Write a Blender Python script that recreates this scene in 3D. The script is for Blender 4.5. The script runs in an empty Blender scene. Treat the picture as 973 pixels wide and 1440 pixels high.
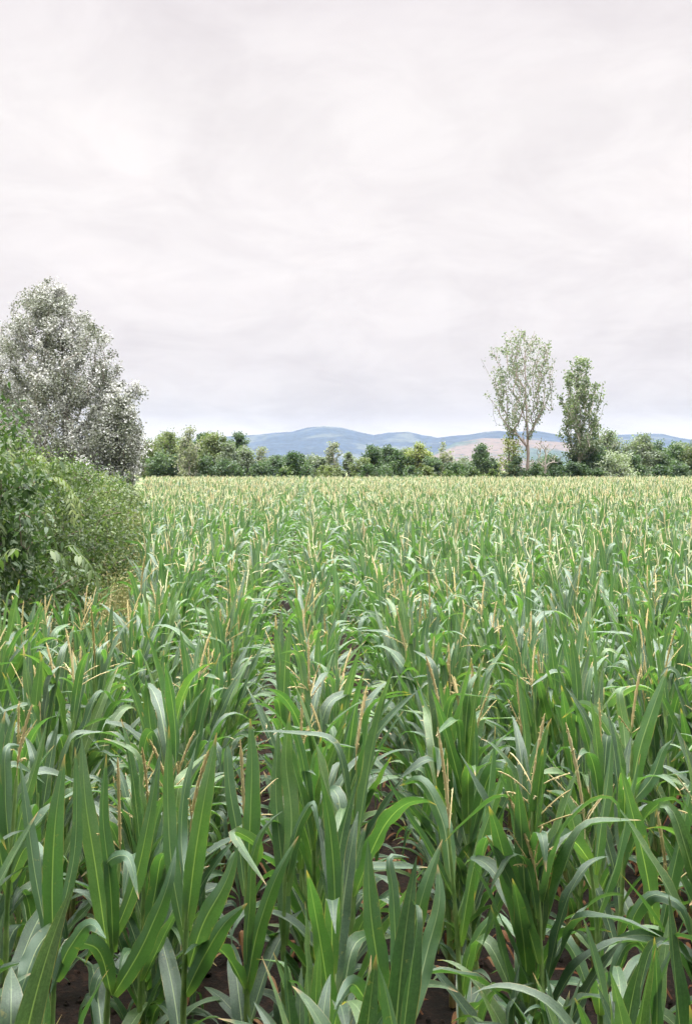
import bpy, math, random
import numpy as np
from mathutils import Vector

SC = bpy.context.scene
COL = SC.collection
rng = np.random.default_rng(11)
R = math.radians

# ------------------------------------------------------------------ camera
CAM_H = 2.75
F = 1400.0                       # focal length in photo pixels (973 x 1440)
PITCH = math.atan(60 / F)
cam_d = bpy.data.cameras.new('camera')
cam_d.sensor_fit = 'VERTICAL'; cam_d.sensor_height = 36.0; cam_d.lens = 35.0
cam_d.clip_start = 0.05; cam_d.clip_end = 20000
cam = bpy.data.objects.new('camera', cam_d); COL.objects.link(cam)
cam.location = (0, 0, CAM_H); cam.rotation_euler = (R(90) - PITCH, 0, 0)
SC.camera = cam

def ray(px, py):
    v = np.array([(px - 486.5) / F, 1.0, -(py - 720) / F])
    c, s = math.cos(PITCH), math.sin(PITCH)
    return np.array([v[0], v[1] * c + v[2] * s, -v[1] * s + v[2] * c])
def at(px, py, y):
    r = ray(px, py)
    return np.array([r[0] / r[1] * y, y, CAM_H + r[2] / r[1] * y])

# ------------------------------------------------------------------ world / sun / exposure
SUN_EL, SUN_AZ = 62.0, 200.0
w = bpy.data.worlds.new('World'); SC.world = w; w.use_nodes = True
nt = w.node_tree; nt.nodes.clear()
def N(nt, t, **kw):
    n = nt.nodes.new(t)
    for k, v in kw.items():
        if k in n.inputs.keys(): n.inputs[k].default_value = v
        else: setattr(n, k, v)
    return n
def ramp(nt, fac, stops, interp='LINEAR'):
    n = nt.nodes.new('ShaderNodeValToRGB'); e = n.color_ramp.elements
    n.color_ramp.interpolation = interp
    while len(e) < len(stops): e.new(0.5)
    for i, (p, c) in enumerate(stops):
        e[i].position = p; e[i].color = (*c, 1) if len(c) == 3 else c
    nt.links.new(fac, n.inputs[0]); return n.outputs[0]
def math_(nt, op, a, b=None, c=None, clamp=False):
    n = nt.nodes.new('ShaderNodeMath'); n.operation = op; n.use_clamp = clamp
    for i, x in enumerate((a, b, c)):
        if x is None: continue
        if isinstance(x, (int, float)): n.inputs[i].default_value = x
        else: nt.links.new(x, n.inputs[i])
    return n.outputs[0]
def mixc(nt, fac, a, b, blend='MIX'):
    n = nt.nodes.new('ShaderNodeMix'); n.data_type = 'RGBA'; n.blend_type = blend
    for i, x in ((0, fac), (6, a), (7, b)):
        if isinstance(x, (int, float)): n.inputs[i].default_value = x
        elif isinstance(x, tuple): n.inputs[i].default_value = (*x, 1)
        else: nt.links.new(x, n.inputs[i])
    return n.outputs[2]
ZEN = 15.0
tc = N(nt, 'ShaderNodeTexCoord'); sep = N(nt, 'ShaderNodeSeparateXYZ')
nt.links.new(tc.outputs['Generated'], sep.inputs[0])
zz = math_(nt, 'MAXIMUM', sep.outputs[2], 0.0)
# cloud deck: directions projected on a plane high above, so the cloud bands flatten to the horizon
den = math_(nt, 'ADD', zz, 0.28)
cx = math_(nt, 'DIVIDE', sep.outputs[0], den); cy = math_(nt, 'DIVIDE', sep.outputs[1], den)
cmb = N(nt, 'ShaderNodeCombineXYZ'); nt.links.new(cx, cmb.inputs[0]); nt.links.new(cy, cmb.inputs[1])
n1 = N(nt, 'ShaderNodeTexNoise', Scale=1.9, Detail=6.0, Roughness=0.55, Distortion=0.8)
nt.links.new(cmb.outputs[0], n1.inputs['Vector'])
n2 = N(nt, 'ShaderNodeTexNoise', Scale=5.0, Detail=5.0, Roughness=0.6, Distortion=0.6)
nt.links.new(cmb.outputs[0], n2.inputs['Vector'])
base = ramp(nt, zz, [(0.0, (1.0, 0.88, 0.83)), (0.028, (1.0, 0.90, 0.87)), (0.055, (0.82, 0.745, 0.735)), (0.10, (0.88, 0.805, 0.80)), (0.19, (0.985, 0.92, 0.91)), (0.33, (0.985, 0.93, 0.92)), (0.46, (0.90, 0.84, 0.855)), (0.54, (1.0, 0.97, 0.97)), (1.0, (1, 1, 0.98))])
cl = ramp(nt, n1.outputs[0], [(0.34, (0.92, 0.912, 0.92)), (0.52, (1.0, 1.0, 1.0)), (0.68, (1.04, 1.035, 1.03))])
cl2 = ramp(nt, n2.outputs[0], [(0.38, (0.955, 0.95, 0.955)), (0.6, (1.01, 1.01, 1.01))])
skyc = mixc(nt, 1.0, mixc(nt, 1.0, base, cl, 'MULTIPLY'), cl2, 'MULTIPLY')
st = N(nt, 'ShaderNodeTexSky', sky_type='NISHITA', sun_disc=False)
st.sun_elevation = R(SUN_EL); st.sun_rotation = R(SUN_AZ)
nish = mixc(nt, 1.0, st.outputs[0], (0.07, 0.07, 0.07), 'MULTIPLY')
skyc = mixc(nt, 0.02, skyc, nish)
# an overcast sky brightens overhead; boosted further out of frame to light the corn
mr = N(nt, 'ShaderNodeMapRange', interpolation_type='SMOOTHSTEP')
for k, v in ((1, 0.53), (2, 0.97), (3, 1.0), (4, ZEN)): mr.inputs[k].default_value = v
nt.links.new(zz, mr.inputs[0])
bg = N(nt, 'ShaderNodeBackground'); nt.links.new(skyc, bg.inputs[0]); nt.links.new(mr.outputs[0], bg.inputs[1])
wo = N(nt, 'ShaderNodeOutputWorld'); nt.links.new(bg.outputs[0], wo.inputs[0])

sun_d = bpy.data.lights.new('sun', 'SUN'); sun_d.energy = 1.5; sun_d.angle = R(15); sun_d.color = (1.0, 0.965, 0.92)
sun = bpy.data.objects.new('sun', sun_d); COL.objects.link(sun)
# direction TO the sun: azimuth measured from +Y clockwise
sd = Vector((math.sin(R(SUN_AZ)) * math.cos(R(SUN_EL)), math.cos(R(SUN_AZ)) * math.cos(R(SUN_EL)), math.sin(R(SUN_EL))))
sun.rotation_euler = sd.to_track_quat('Z', 'Y').to_euler(); sun.location = (0, -5, 40)

SC.view_settings.view_transform = 'Standard'; SC.view_settings.look = 'None'
SC.view_settings.gamma = 1.0; SC.view_settings.exposure = 0.0
SC.view_settings.use_curve_mapping = False
try:
    SC.cycles.use_denoising = True; SC.cycles.denoiser = 'OPENIMAGEDENOISE'
    SC.cycles.max_bounces = 7; SC.cycles.diffuse_bounces = 4; SC.cycles.transmission_bounces = 4
    SC.cycles.glossy_bounces = 2; SC.cycles.volume_bounces = 1; SC.cycles.transparent_max_bounces = 4
    SC.cycles.use_adaptive_sampling = False
except Exception: pass

# ------------------------------------------------------------------ mesh collector
class MB:
    def __init__(s): s.V = []; s.Fq = []; s.U = []; s.Rn = []; s.M = []; s.n = 0
    def add(s, v, f, uv=None, r=0.5, m=0):
        v = np.asarray(v, float); f = np.asarray(f, int)
        s.V.append(v); s.Fq.append(f + s.n)
        s.U.append(np.zeros((len(v), 2)) if uv is None else np.asarray(uv, float))
        s.Rn.append(np.full(len(v), r) if np.isscalar(r) else np.asarray(r, float))
        s.M.append(np.full(len(f), m, int) if np.isscalar(m) else np.asarray(m, int)); s.n += len(v)
    def arrays(s):
        return (np.concatenate(s.V), np.concatenate(s.Fq), np.concatenate(s.U), np.concatenate(s.Rn), np.concatenate(s.M))
    def merge(s, o, M=None, m=None):
        if not o.V: return
        v, f, u, r, mm = o.arrays()
        s.add(v if M is None else v @ M[:3, :3].T + M[:3, 3], f, u, r, mm if m is None else m)
    def mesh(s, name, mats, smooth=True):
        v, f, u, r, mi = s.arrays()
        me = bpy.data.meshes.new(name)
        me.vertices.add(len(v)); me.vertices.foreach_set('co', v.astype(np.float32).ravel())
        me.loops.add(f.size); me.loops.foreach_set('vertex_index', f.astype(np.int32).ravel())
        me.polygons.add(len(f)); me.polygons.foreach_set('loop_start', np.arange(0, f.size, 4, dtype=np.int32))
        me.polygons.foreach_set('loop_total', np.full(len(f), 4, np.int32))
        if not isinstance(mats, (list, tuple)): mats = [mats]
        for m in mats: me.materials.append(m)
        me.polygons.foreach_set('material_index', mi.astype(np.int32))
        me.polygons.foreach_set('use_smooth', np.full(len(f), smooth))
        uvl = me.uv_layers.new(name='UVMap'); uvl.data.foreach_set('uv', u[f.ravel()].astype(np.float32).ravel())
        a = me.attributes.new('rnd', 'FLOAT', 'POINT'); a.data.foreach_set('value', r.astype(np.float32))
        me.update(); return me
    def build(s, name, mats, parent=None, smooth=True):
        o = bpy.data.objects.new(name, s.mesh(name, mats, smooth)); COL.objects.link(o)
        if parent is not None: o.parent = parent
        return o

def tag(o, label=None, cat=None, group=None, kind=None):
    if label: o['label'] = label
    if cat: o['category'] = cat
    if group: o['group'] = group
    if kind: o['kind'] = kind
    return o
def empty(name, loc, rz=0.0):
    o = bpy.data.objects.new(name, None); COL.objects.link(o)
    o.location = loc; o.rotation_euler = (0, 0, rz); o.empty_display_size = 0.1
    return o
def unit(v): return v / (np.linalg.norm(v, axis=-1, keepdims=True) + 1e-9)
def gridfaces(nu, nv, wrap=False):
    i = np.arange(nu - 1)[:, None]; j = np.arange(nv if wrap else nv - 1)[None, :]
    j2 = (j + 1) % nv
    return np.stack([i * nv + j, i * nv + j2, (i + 1) * nv + j2, (i + 1) * nv + j], -1).reshape(-1, 4)
def tube(mb, pts, rad, sides=5, r=0.5, m=0, uvs=None):
    pts = np.asarray(pts, float); k = len(pts); rad = np.broadcast_to(np.asarray(rad, float), (k,))
    t = unit(np.gradient(pts, axis=0))
    ref = np.array([0.31, 0.95, 0.05]) if abs(t[0][1]) < 0.9 else np.array([1.0, 0, 0.1])
    a = unit(np.cross(t, ref)); b = np.cross(t, a)
    th = np.arange(sides) * 2 * math.pi / sides
    v = pts[:, None] + rad[:, None, None] * (a[:, None] * np.cos(th)[None, :, None] + b[:, None] * np.sin(th)[None, :, None])
    uv = np.stack(np.broadcast_arrays(np.linspace(0, 1, k)[:, None], (th / 6.283)[None]), -1)
    mb.add(v.reshape(-1, 3), gridfaces(k, sides, True), uv.reshape(-1, 2), r, m)

# ------------------------------------------------------------------ materials
def newmat(name):
    m = bpy.data.materials.new(name); m.use_nodes = True; m.node_tree.nodes.clear(); return m, m.node_tree
def leaf_shader(nt, col, tcol, trans, rough, spec, normal=None, sheen=0.0):
    p = N(nt, 'ShaderNodeBsdfPrincipled'); p.inputs['Roughness'].default_value = rough
    p.inputs['Specular IOR Level'].default_value = spec
    if sheen:
        p.inputs['Sheen Weight'].default_value = sheen; p.inputs['Sheen Roughness'].default_value = 0.5
    nt.links.new(col, p.inputs['Base Color'])
    t = N(nt, 'ShaderNodeBsdfTranslucent'); nt.links.new(tcol, t.inputs[0])
    if normal is not None:
        nt.links.new(normal, p.inputs['Normal']); nt.links.new(normal, t.inputs['Normal'])
    mx = N(nt, 'ShaderNodeMixShader'); mx.inputs[0].default_value = trans
    nt.links.new(p.outputs[0], mx.inputs[1]); nt.links.new(t.outputs[0], mx.inputs[2])
    o = N(nt, 'ShaderNodeOutputMaterial'); nt.links.new(mx.outputs[0], o.inputs[0])

def corn_leaf_material():
    m, nt = newmat('corn_leaf_green')
    uv = N(nt, 'ShaderNodeUVMap'); s = N(nt, 'ShaderNodeSeparateXYZ'); nt.links.new(uv.outputs[0], s.inputs[0])
    U, V = s.outputs[0], s.outputs[1]
    at_ = N(nt, 'ShaderNodeAttribute', attribute_name='rnd'); oi = N(nt, 'ShaderNodeObjectInfo')
    r = math_(nt, 'FRACT', math_(nt, 'ADD', at_.outputs['Fac'], math_(nt, 'MULTIPLY', oi.outputs['Random'], 0.9)))
    dv = math_(nt, 'ABSOLUTE', math_(nt, 'SUBTRACT', V, 0.5))
    rib = N(nt, 'ShaderNodeMapRange', interpolation_type='SMOOTHSTEP')
    for k, v in ((1, 0.014), (2, 0.042), (3, 1.0), (4, 0.0)): rib.inputs[k].default_value = v
    nt.links.new(dv, rib.inputs[0])
    ribf = math_(nt, 'MULTIPLY', rib.outputs[0], math_(nt, 'SUBTRACT', 0.95, math_(nt, 'MULTIPLY', U, 0.7)))
    green = ramp(nt, r, [(0.0, (0.072, 0.110, 0.078)), (0.3, (0.036, 0.074, 0.044)), (0.55, (0.030, 0.076, 0.034)), (0.8, (0.046, 0.103, 0.037)), (1.0, (0.090, 0.150, 0.046))])
    # paler parallel veins and blotches
    vv = math_(nt, 'SINE', math_(nt, 'MULTIPLY', V, 150.0))
    tcn = N(nt, 'ShaderNodeTexCoord')
    no = N(nt, 'ShaderNodeTexNoise', Scale=11.0, Detail=3.0); nt.links.new(tcn.outputs['Object'], no.inputs['Vector'])
    blo = ramp(nt, no.outputs[0], [(0.35, (0.78, 0.85, 0.85)), (0.65, (1.22, 1.15, 1.1))])
    green = mixc(nt, 1.0, green, blo, 'MULTIPLY')
    green = mixc(nt, math_(nt, 'MULTIPLY_ADD', vv, 0.06, 0.06), green, (0.16, 0.26, 0.12))
    mp = N(nt, 'ShaderNodeMapping'); mp.inputs['Scale'].default_value = (2.2, 34.0, 1.0); nt.links.new(uv.outputs[0], mp.inputs[0])
    stk = N(nt, 'ShaderNodeTexNoise', Scale=1.0, Detail=4.0, Roughness=0.7); nt.links.new(mp.outputs[0], stk.inputs['Vector'])
    green = mixc(nt, 1.0, green, ramp(nt, stk.outputs[0], [(0.3, (0.72, 0.78, 0.75)), (0.7, (1.3, 1.24, 1.2))]), 'MULTIPLY')
    fin = N(nt, 'ShaderNodeTexNoise', Scale=120.0, Detail=3.0, Roughness=0.8); nt.links.new(tcn.outputs['Object'], fin.inputs['Vector'])
    green = mixc(nt, 1.0, green, ramp(nt, fin.outputs[0], [(0.35, (0.8, 0.83, 0.82)), (0.65, (1.22, 1.2, 1.2))]), 'MULTIPLY')
    bk = N(nt, 'ShaderNodeNewGeometry')
    green = mixc(nt, math_(nt, 'MULTIPLY', bk.outputs['Backfacing'], 0.35), green, (0.10, 0.19, 0.11))
    # base is yellower, the last few percent of many tips are dry
    green = mixc(nt, math_(nt, 'MULTIPLY', math_(nt, 'SUBTRACT', 0.14, U, clamp=True), 3.0, clamp=True), green, (0.22, 0.30, 0.08))
    # dry edges, and yellowed or eaten patches on some blades
    pt = N(nt, 'ShaderNodeTexNoise', Scale=26.0, Detail=4.0, Roughness=0.7); nt.links.new(tcn.outputs['Object'], pt.inputs['Vector'])
    patch = math_(nt, 'MULTIPLY', math_(nt, 'MULTIPLY', math_(nt, 'SUBTRACT', pt.outputs[0], 0.63, clamp=True), 14.0, clamp=True), math_(nt, 'GREATER_THAN', math_(nt, 'FRACT', math_(nt, 'MULTIPLY', r, 7.3)), 0.55))
    green = mixc(nt, math_(nt, 'MULTIPLY', patch, 0.6), green, (0.24, 0.22, 0.08))
    edg = math_(nt, 'MULTIPLY', math_(nt, 'MULTIPLY', math_(nt, 'SUBTRACT', dv, 0.465, clamp=True), 40.0, clamp=True), math_(nt, 'MULTIPLY', math_(nt, 'SUBTRACT', no.outputs[0], 0.45, clamp=True), 5.0, clamp=True))
    green = mixc(nt, edg, green, (0.34, 0.27, 0.13))
    tip = math_(nt, 'MULTIPLY', math_(nt, 'GREATER_THAN', r, 0.55), math_(nt, 'MULTIPLY', math_(nt, 'SUBTRACT', U, 0.93, clamp=True), 16.0, clamp=True))
    col = mixc(nt, ribf, green, (0.34, 0.42, 0.22))
    col = mixc(nt, tip, col, (0.42, 0.27, 0.13))
    tcol = mixc(nt, 1.0, col, (2.6, 3.2, 0.9), "MULTIPLY")
    bmp = N(nt, 'ShaderNodeBump', Strength=0.35, Distance=0.002)
    nt.links.new(math_(nt, 'ADD', math_(nt, 'MULTIPLY', vv, 0.35), math_(nt, 'MULTIPLY', rib.outputs[0], -1.5)), bmp.inputs['Height'])
    leaf_shader(nt, col, tcol, 0.21, 0.53, 0.85, bmp.outputs[0])
    return m
def ramp_leaf_material(name, stops, trans=0.25, rough=0.5, spec=0.4, interp='LINEAR', tmul=(2.2, 2.6, 1.2)):
    m, nt = newmat(name)
    a = N(nt, 'ShaderNodeAttribute', attribute_name='rnd')
    col = ramp(nt, a.outputs['Fac'], stops, interp)
    tcol = mixc(nt, 1.0, col, tmul, 'MULTIPLY')
    leaf_shader(nt, col, tcol, trans, rough, spec)
    return m
def bark_material(name, c1, c2, scale=6.0, rough=0.9, bump=0.4, zs=0.15):
    m, nt = newmat(name)
    tcn = N(nt, 'ShaderNodeTexCoord'); mp = N(nt, 'ShaderNodeMapping'); mp.inputs['Scale'].default_value = (1, 1, zs)
    nt.links.new(tcn.outputs['Object'], mp.inputs[0])
    no = N(nt, 'ShaderNodeTexNoise', Scale=scale, Detail=5.0, Roughness=0.65); nt.links.new(mp.outputs[0], no.inputs['Vector'])
    col = ramp(nt, no.outputs[0], [(0.3, c1), (0.7, c2)])
    p = N(nt, 'ShaderNodeBsdfPrincipled'); p.inputs['Roughness'].default_value = rough
    b = N(nt, 'ShaderNodeBump', Strength=bump, Distance=0.02); nt.links.new(no.outputs[0], b.inputs['Height'])
    nt.links.new(col, p.inputs['Base Color']); nt.links.new(b.outputs[0], p.inputs['Normal'])
    o = N(nt, 'ShaderNodeOutputMaterial'); nt.links.new(p.outputs[0], o.inputs[0]); return m
def stalk_material():
    m, nt = newmat('corn_stalk_green')
    uv = N(nt, 'ShaderNodeUVMap'); s = N(nt, 'ShaderNodeSeparateXYZ'); nt.links.new(uv.outputs[0], s.inputs[0])
    tcn = N(nt, 'ShaderNodeTexCoord'); no = N(nt, 'ShaderNodeTexNoise', Scale=14.0, Detail=3.0)
    nt.links.new(tcn.outputs['Object'], no.inputs['Vector'])
    a = ramp(nt, no.outputs[0], [(0.3, (0.10, 0.19, 0.05)), (0.7, (0.24, 0.34, 0.11))])
    col = mixc(nt, ramp(nt, s.outputs[0], [(0.0, (0.8, 0.8, 0.8)), (0.25, (0, 0, 0))]), a, (0.26, 0.13, 0.07))
    p = N(nt, 'ShaderNodeBsdfPrincipled'); p.inputs['Roughness'].default_value = 0.45
    nt.links.new(col, p.inputs['Base Color'])
    o = N(nt, 'ShaderNodeOutputMaterial'); nt.links.new(p.outputs[0], o.inputs[0]); return m
M_LEAF = corn_leaf_material(); M_STALK = stalk_material()
M_TASSEL = ramp_leaf_material('corn_tassel_tan', [(0.0, (0.40, 0.37, 0.16)), (0.3, (0.52, 0.42, 0.21)), (0.6, (0.56, 0.49, 0.28)), (0.75, (0.56, 0.55, 0.34)), (1.0, (0.58, 0.62, 0.40))], 0.2, 0.8, 0.2, tmul=(1.1, 1.0, 0.8))

# ------------------------------------------------------------------ ground, hills
def noise_grid(X, Y, seeds, base):
    z = np.zeros_like(X); r = np.random.default_rng(seeds)
    for o in range(6):
        for _ in range(3):
            a = r.uniform(0, 6.283); ph = r.uniform(0, 6.283); f = base * 2 ** o * r.uniform(0.7, 1.3)
            z += np.sin((X * math.cos(a) + Y * math.sin(a)) * f + ph + 1.3 * np.sin((X * math.sin(a) - Y * math.cos(a)) * f * .7 + ph)) * 0.5 ** o / 3
    return z
def ground_material():
    m, nt = newmat('earth_and_grass')
    tcn = N(nt, 'ShaderNodeTexCoord')
    n1 = N(nt, 'ShaderNodeTexNoise', Scale=3.0, Detail=8.0, Roughness=0.7); nt.links.new(tcn.outputs['Object'], n1.inputs['Vector'])
    n2 = N(nt, 'ShaderNodeTexNoise', Scale=0.02, Detail=5.0); nt.links.new(tcn.outputs['Object'], n2.inputs['Vector'])
    n3 = N(nt, 'ShaderNodeTexNoise', Scale=24.0, Detail=6.0, Roughness=0.75); nt.links.new(tcn.outputs['Object'], n3.inputs['Vector'])
    mixn = math_(nt, 'ADD', math_(nt, 'MULTIPLY', n1.outputs[0], 0.5), math_(nt, 'MULTIPLY', n3.outputs[0], 0.5))
    soil = ramp(nt, mixn, [(0.38, (0.007, 0.0035, 0.0025)), (0.5, (0.018, 0.008, 0.005)), (0.62, (0.060, 0.026, 0.015))])
    grass = ramp(nt, n2.outputs[0], [(0.35, (0.06, 0.10, 0.03)), (0.6, (0.16, 0.17, 0.07))])
    a = N(nt, 'ShaderNodeAttribute', attribute_name='rnd')
    col = mixc(nt, a.outputs['Fac'], soil, grass)
    p = N(nt, 'ShaderNodeBsdfPrincipled'); p.inputs['Roughness'].default_value = 0.95
    b = N(nt, 'ShaderNodeBump', Strength=1.0, Distance=0.06); nt.links.new(mixn, b.inputs['Height'])
    nt.links.new(col, p.inputs['Base Color']); nt.links.new(b.outputs[0], p.inputs['Normal'])
    o = N(nt, 'ShaderNodeOutputMaterial'); nt.links.new(p.outputs[0], o.inputs[0]); return m

# the left edge of the cornfield (world x as a function of distance y) and its far end
EDGE_Y = np.array([-30, 2, 6.8, 8.6, 11, 16, 25, 40, 75, 128, 400]); EDGE_X = np.array([-3.1, -3.1, -3.1, -2.75, -2.35, -3.15, -5.0, -8.1, -15.2, -25.7, -80])
FAR_Y = 128.0
def field_edge(y): return np.interp(y, EDGE_Y, EDGE_X)

gx = np.unique(np.concatenate([np.linspace(-4800, 4800, 49), np.linspace(-200, 200, 81), np.linspace(-12, 12, 121)]))
gy = np.unique(np.concatenate([np.linspace(-60, 4900, 60), np.linspace(-20, 200, 89), np.linspace(-3, 16, 96)]))
GX, GY = np.meshgrid(gx, gy, indexing='ij')
near = np.clip(1 - np.abs(GY - 6) / 14, 0, 1) * np.clip(1 - np.abs(GX) / 12, 0, 1)
GZ = noise_grid(GX, GY, 3, 1.1) * 0.035 * near
infield = (GX > field_edge(GY) + 0.2) & (GY < FAR_Y) & (GX < 110)
mb = MB(); mb.add(np.stack([GX, GY, GZ], -1).reshape(-1, 3), gridfaces(len(gx), len(gy))[:, ::-1], None, (~infield).astype(float).ravel())
tag(mb.build('ground', ground_material()), 'dark reddish brown earth under the corn', kind='structure')

def hill_material(name, wood, bare, amount, scale=0.006):
    m, nt = newmat(name)
    tcn = N(nt, 'ShaderNodeTexCoord')
    n1 = N(nt, 'ShaderNodeTexNoise', Scale=scale, Detail=7.0, Roughness=0.62, Distortion=0.4); nt.links.new(tcn.outputs['Object'], n1.inputs['Vector'])
    n2 = N(nt, 'ShaderNodeTexNoise', Scale=0.06, Detail=3.0, Roughness=0.7); nt.links.new(tcn.outputs['Object'], n2.inputs['Vector'])
    vo = N(nt, 'ShaderNodeTexVoronoi', Scale=0.05); nt.links.new(tcn.outputs['Object'], vo.inputs['Vector'])
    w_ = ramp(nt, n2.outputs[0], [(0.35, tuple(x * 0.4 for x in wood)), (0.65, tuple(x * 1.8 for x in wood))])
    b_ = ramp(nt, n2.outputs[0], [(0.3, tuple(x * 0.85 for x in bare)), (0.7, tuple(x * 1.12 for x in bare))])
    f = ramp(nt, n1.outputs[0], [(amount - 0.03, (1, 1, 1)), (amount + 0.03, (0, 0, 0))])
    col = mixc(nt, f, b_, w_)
    # lone trees dotted over the slope
    dots = math_(nt, 'LESS_THAN', vo.outputs['Distance'], 0.27)
    dots = math_(nt, 'MULTIPLY', dots, 0.75)
    col = mixc(nt, dots, col, tuple(x * 0.75 for x in wood))
    p = N(nt, 'ShaderNodeBsdfPrincipled'); p.inputs['Roughness'].default_value = 1.0
    nt.links.new(col, p.inputs['Base Color'])
    o = N(nt, 'ShaderNodeOutputMaterial'); nt.links.new(p.outputs[0], o.inputs[0]); return m
def hill(name, prof, dist, depth, mat, label, seed, bump=1.0):
    """prof: (px, py) skyline seen from the field; the ridge stands at `dist`, with slopes of `depth` metres before and behind it"""
    px = np.array([p[0] for p in prof], float); py = np.array([p[1] for p in prof], float)
    xs = np.linspace((px[0] - 486.5) / F * dist, (px[-1] - 486.5) / F * dist, 300)
    top = (660.0 - np.interp(xs / dist * F + 486.5, px, py)) / F * dist + CAM_H
    t = np.linspace(-1, 1, 90)
    X, T = np.meshgrid(xs, t, indexing='ij')
    wob = noise_grid(X, T * depth, seed, 0.003)
    Y = dist + T * depth
    shape = np.where(T < 0, (1 - np.abs(T)) ** 0.85, (1 - np.abs(T)) ** 1.2)
    side = np.clip(np.minimum(np.linspace(0, 1, 300), np.linspace(1, 0, 300)) * 12, 0, 1)[:, None]
    Z = top[:, None] * shape * side + wob * 7 * bump * (1 - np.abs(T)) ** .5 * np.minimum(1, np.abs(T) * 4 + .05)
    Z += noise_grid(X, Y, seed + 5, 0.03) * 2.2 * bump * shape - 1.5
    mb = MB(); mb.add(np.stack([X * (Y / dist), Y, Z], -1).reshape(-1, 3), gridfaces(300, 90)[:, ::-1])
    return tag(mb.build(name, mat), label, kind='structure')
HB = hill_material('wooded_hill', (0.009, 0.019, 0.038), (0.042, 0.052, 0.058), 0.56)  # blue of the distant haze is put into the wood colour
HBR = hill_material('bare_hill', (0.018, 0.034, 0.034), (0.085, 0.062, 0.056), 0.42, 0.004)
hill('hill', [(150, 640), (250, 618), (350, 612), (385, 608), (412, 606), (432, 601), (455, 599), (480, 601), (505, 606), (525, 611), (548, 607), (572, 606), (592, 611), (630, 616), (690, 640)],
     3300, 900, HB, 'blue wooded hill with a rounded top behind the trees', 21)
hill('hill', [(480, 650), (560, 634), (600, 617), (635, 612), (668, 609), (700, 605), (750, 605), (800, 612), (850, 618), (900, 650)],
     3000, 700, HB, 'dark wooded ridge along the top of the bare slope', 33)
hill('hill', [(500, 654), (560, 646), (600, 640), (640, 621), (680, 615), (720, 615), (775, 619), (830, 626), (900, 650)],
     2300, 600, HBR, 'bare pinkish brown hillside dotted with trees', 42, 0.6)
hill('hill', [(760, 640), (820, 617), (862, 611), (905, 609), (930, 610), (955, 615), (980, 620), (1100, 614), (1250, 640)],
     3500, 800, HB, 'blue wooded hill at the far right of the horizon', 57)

# ------------------------------------------------------------------ haze
def haze():
    bpyv = np.array([(x, y, z) for x in (-5200, 5200) for y in (-120, 5300) for z in (-3.5, 200)], float)
    f = [(0, 1, 3, 2), (4, 6, 7, 5), (0, 4, 5, 1), (2, 3, 7, 6), (0, 2, 6, 4), (1, 5, 7, 3)]
    m, nt = newmat('pale_air')
    p = N(nt, 'ShaderNodeVolumePrincipled'); p.inputs['Color'].default_value = (0.50, 0.70, 1.0, 1)
    p.inputs['Density'].default_value = HAZE
    o = N(nt, 'ShaderNodeOutputMaterial'); nt.links.new(p.outputs[0], o.inputs['Volume'])
    mb = MB(); mb.add(bpyv, f)
    return tag(mb.build('haze', m, smooth=False), 'thin blue haze over the far land', kind='stuff')
HAZE = 0.000045
haze()

# ------------------------------------------------------------------ woody plants
def grow(trunk, tips, slope=0.9, steep=2.0, step=0.5, r_tip=0.012, r_pow=0.45, bow=0.15, rg=None, z0f=0.12):
    P = [np.array(p, float) for p in trunk]; par = [-1] + list(range(len(trunk) - 1))
    chains = []; base = P[0]
    # reach the tips from the inside outwards
    order = np.argsort([np.hypot(*(t[:2] - np.interp(t[2], [p[2] for p in trunk], [p[0] for p in trunk]) * np.array([1, 0]) - np.array([0, base[1]]))) + 0.25 * t[2] for t in tips])
    z0 = base[2] + z0f * (trunk[-1][2] - base[2])
    ends = []
    for i in order:
        t = tips[i]; A = np.array(P); d = t - A
        h = np.hypot(d[:, 0], d[:, 1]); dz = d[:, 2]
        c = np.sqrt(h * h + dz * dz) + steep * np.maximum(0, h * slope - dz) + 50 * (A[:, 2] < z0)
        j = int(np.argmin(c)); a = A[j]; L = np.linalg.norm(t - a)
        k = max(2, int(L / step)); u = np.linspace(0, 1, k + 1)[1:]
        pj = par[j]; dirn = unit(a - A[pj]) if pj >= 0 else np.array([0, 0, 1.0])
        ctrl = a + dirn * L * 0.35 + np.array([0, 0, -bow * L * 0.3]) + rg.normal(0, 0.05, 3) * L
        pts = [(1 - s) ** 2 * a + 2 * s * (1 - s) * ctrl + s * s * t for s in u]
        ch = [j]; prev = j
        for q in pts:
            P.append(q); par.append(prev); prev = len(P) - 1; ch.append(prev)
        chains.append(ch); ends.append(prev)
    cnt = np.zeros(len(P))
    for e in ends: cnt[e] += 1
    for i in range(len(P) - 1, 0, -1): cnt[par[i]] += cnt[i]
    rad = r_tip * np.maximum(cnt, 0.6) ** r_pow
    return np.array(P), rad, [list(range(len(trunk)))] + chains, ends
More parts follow.
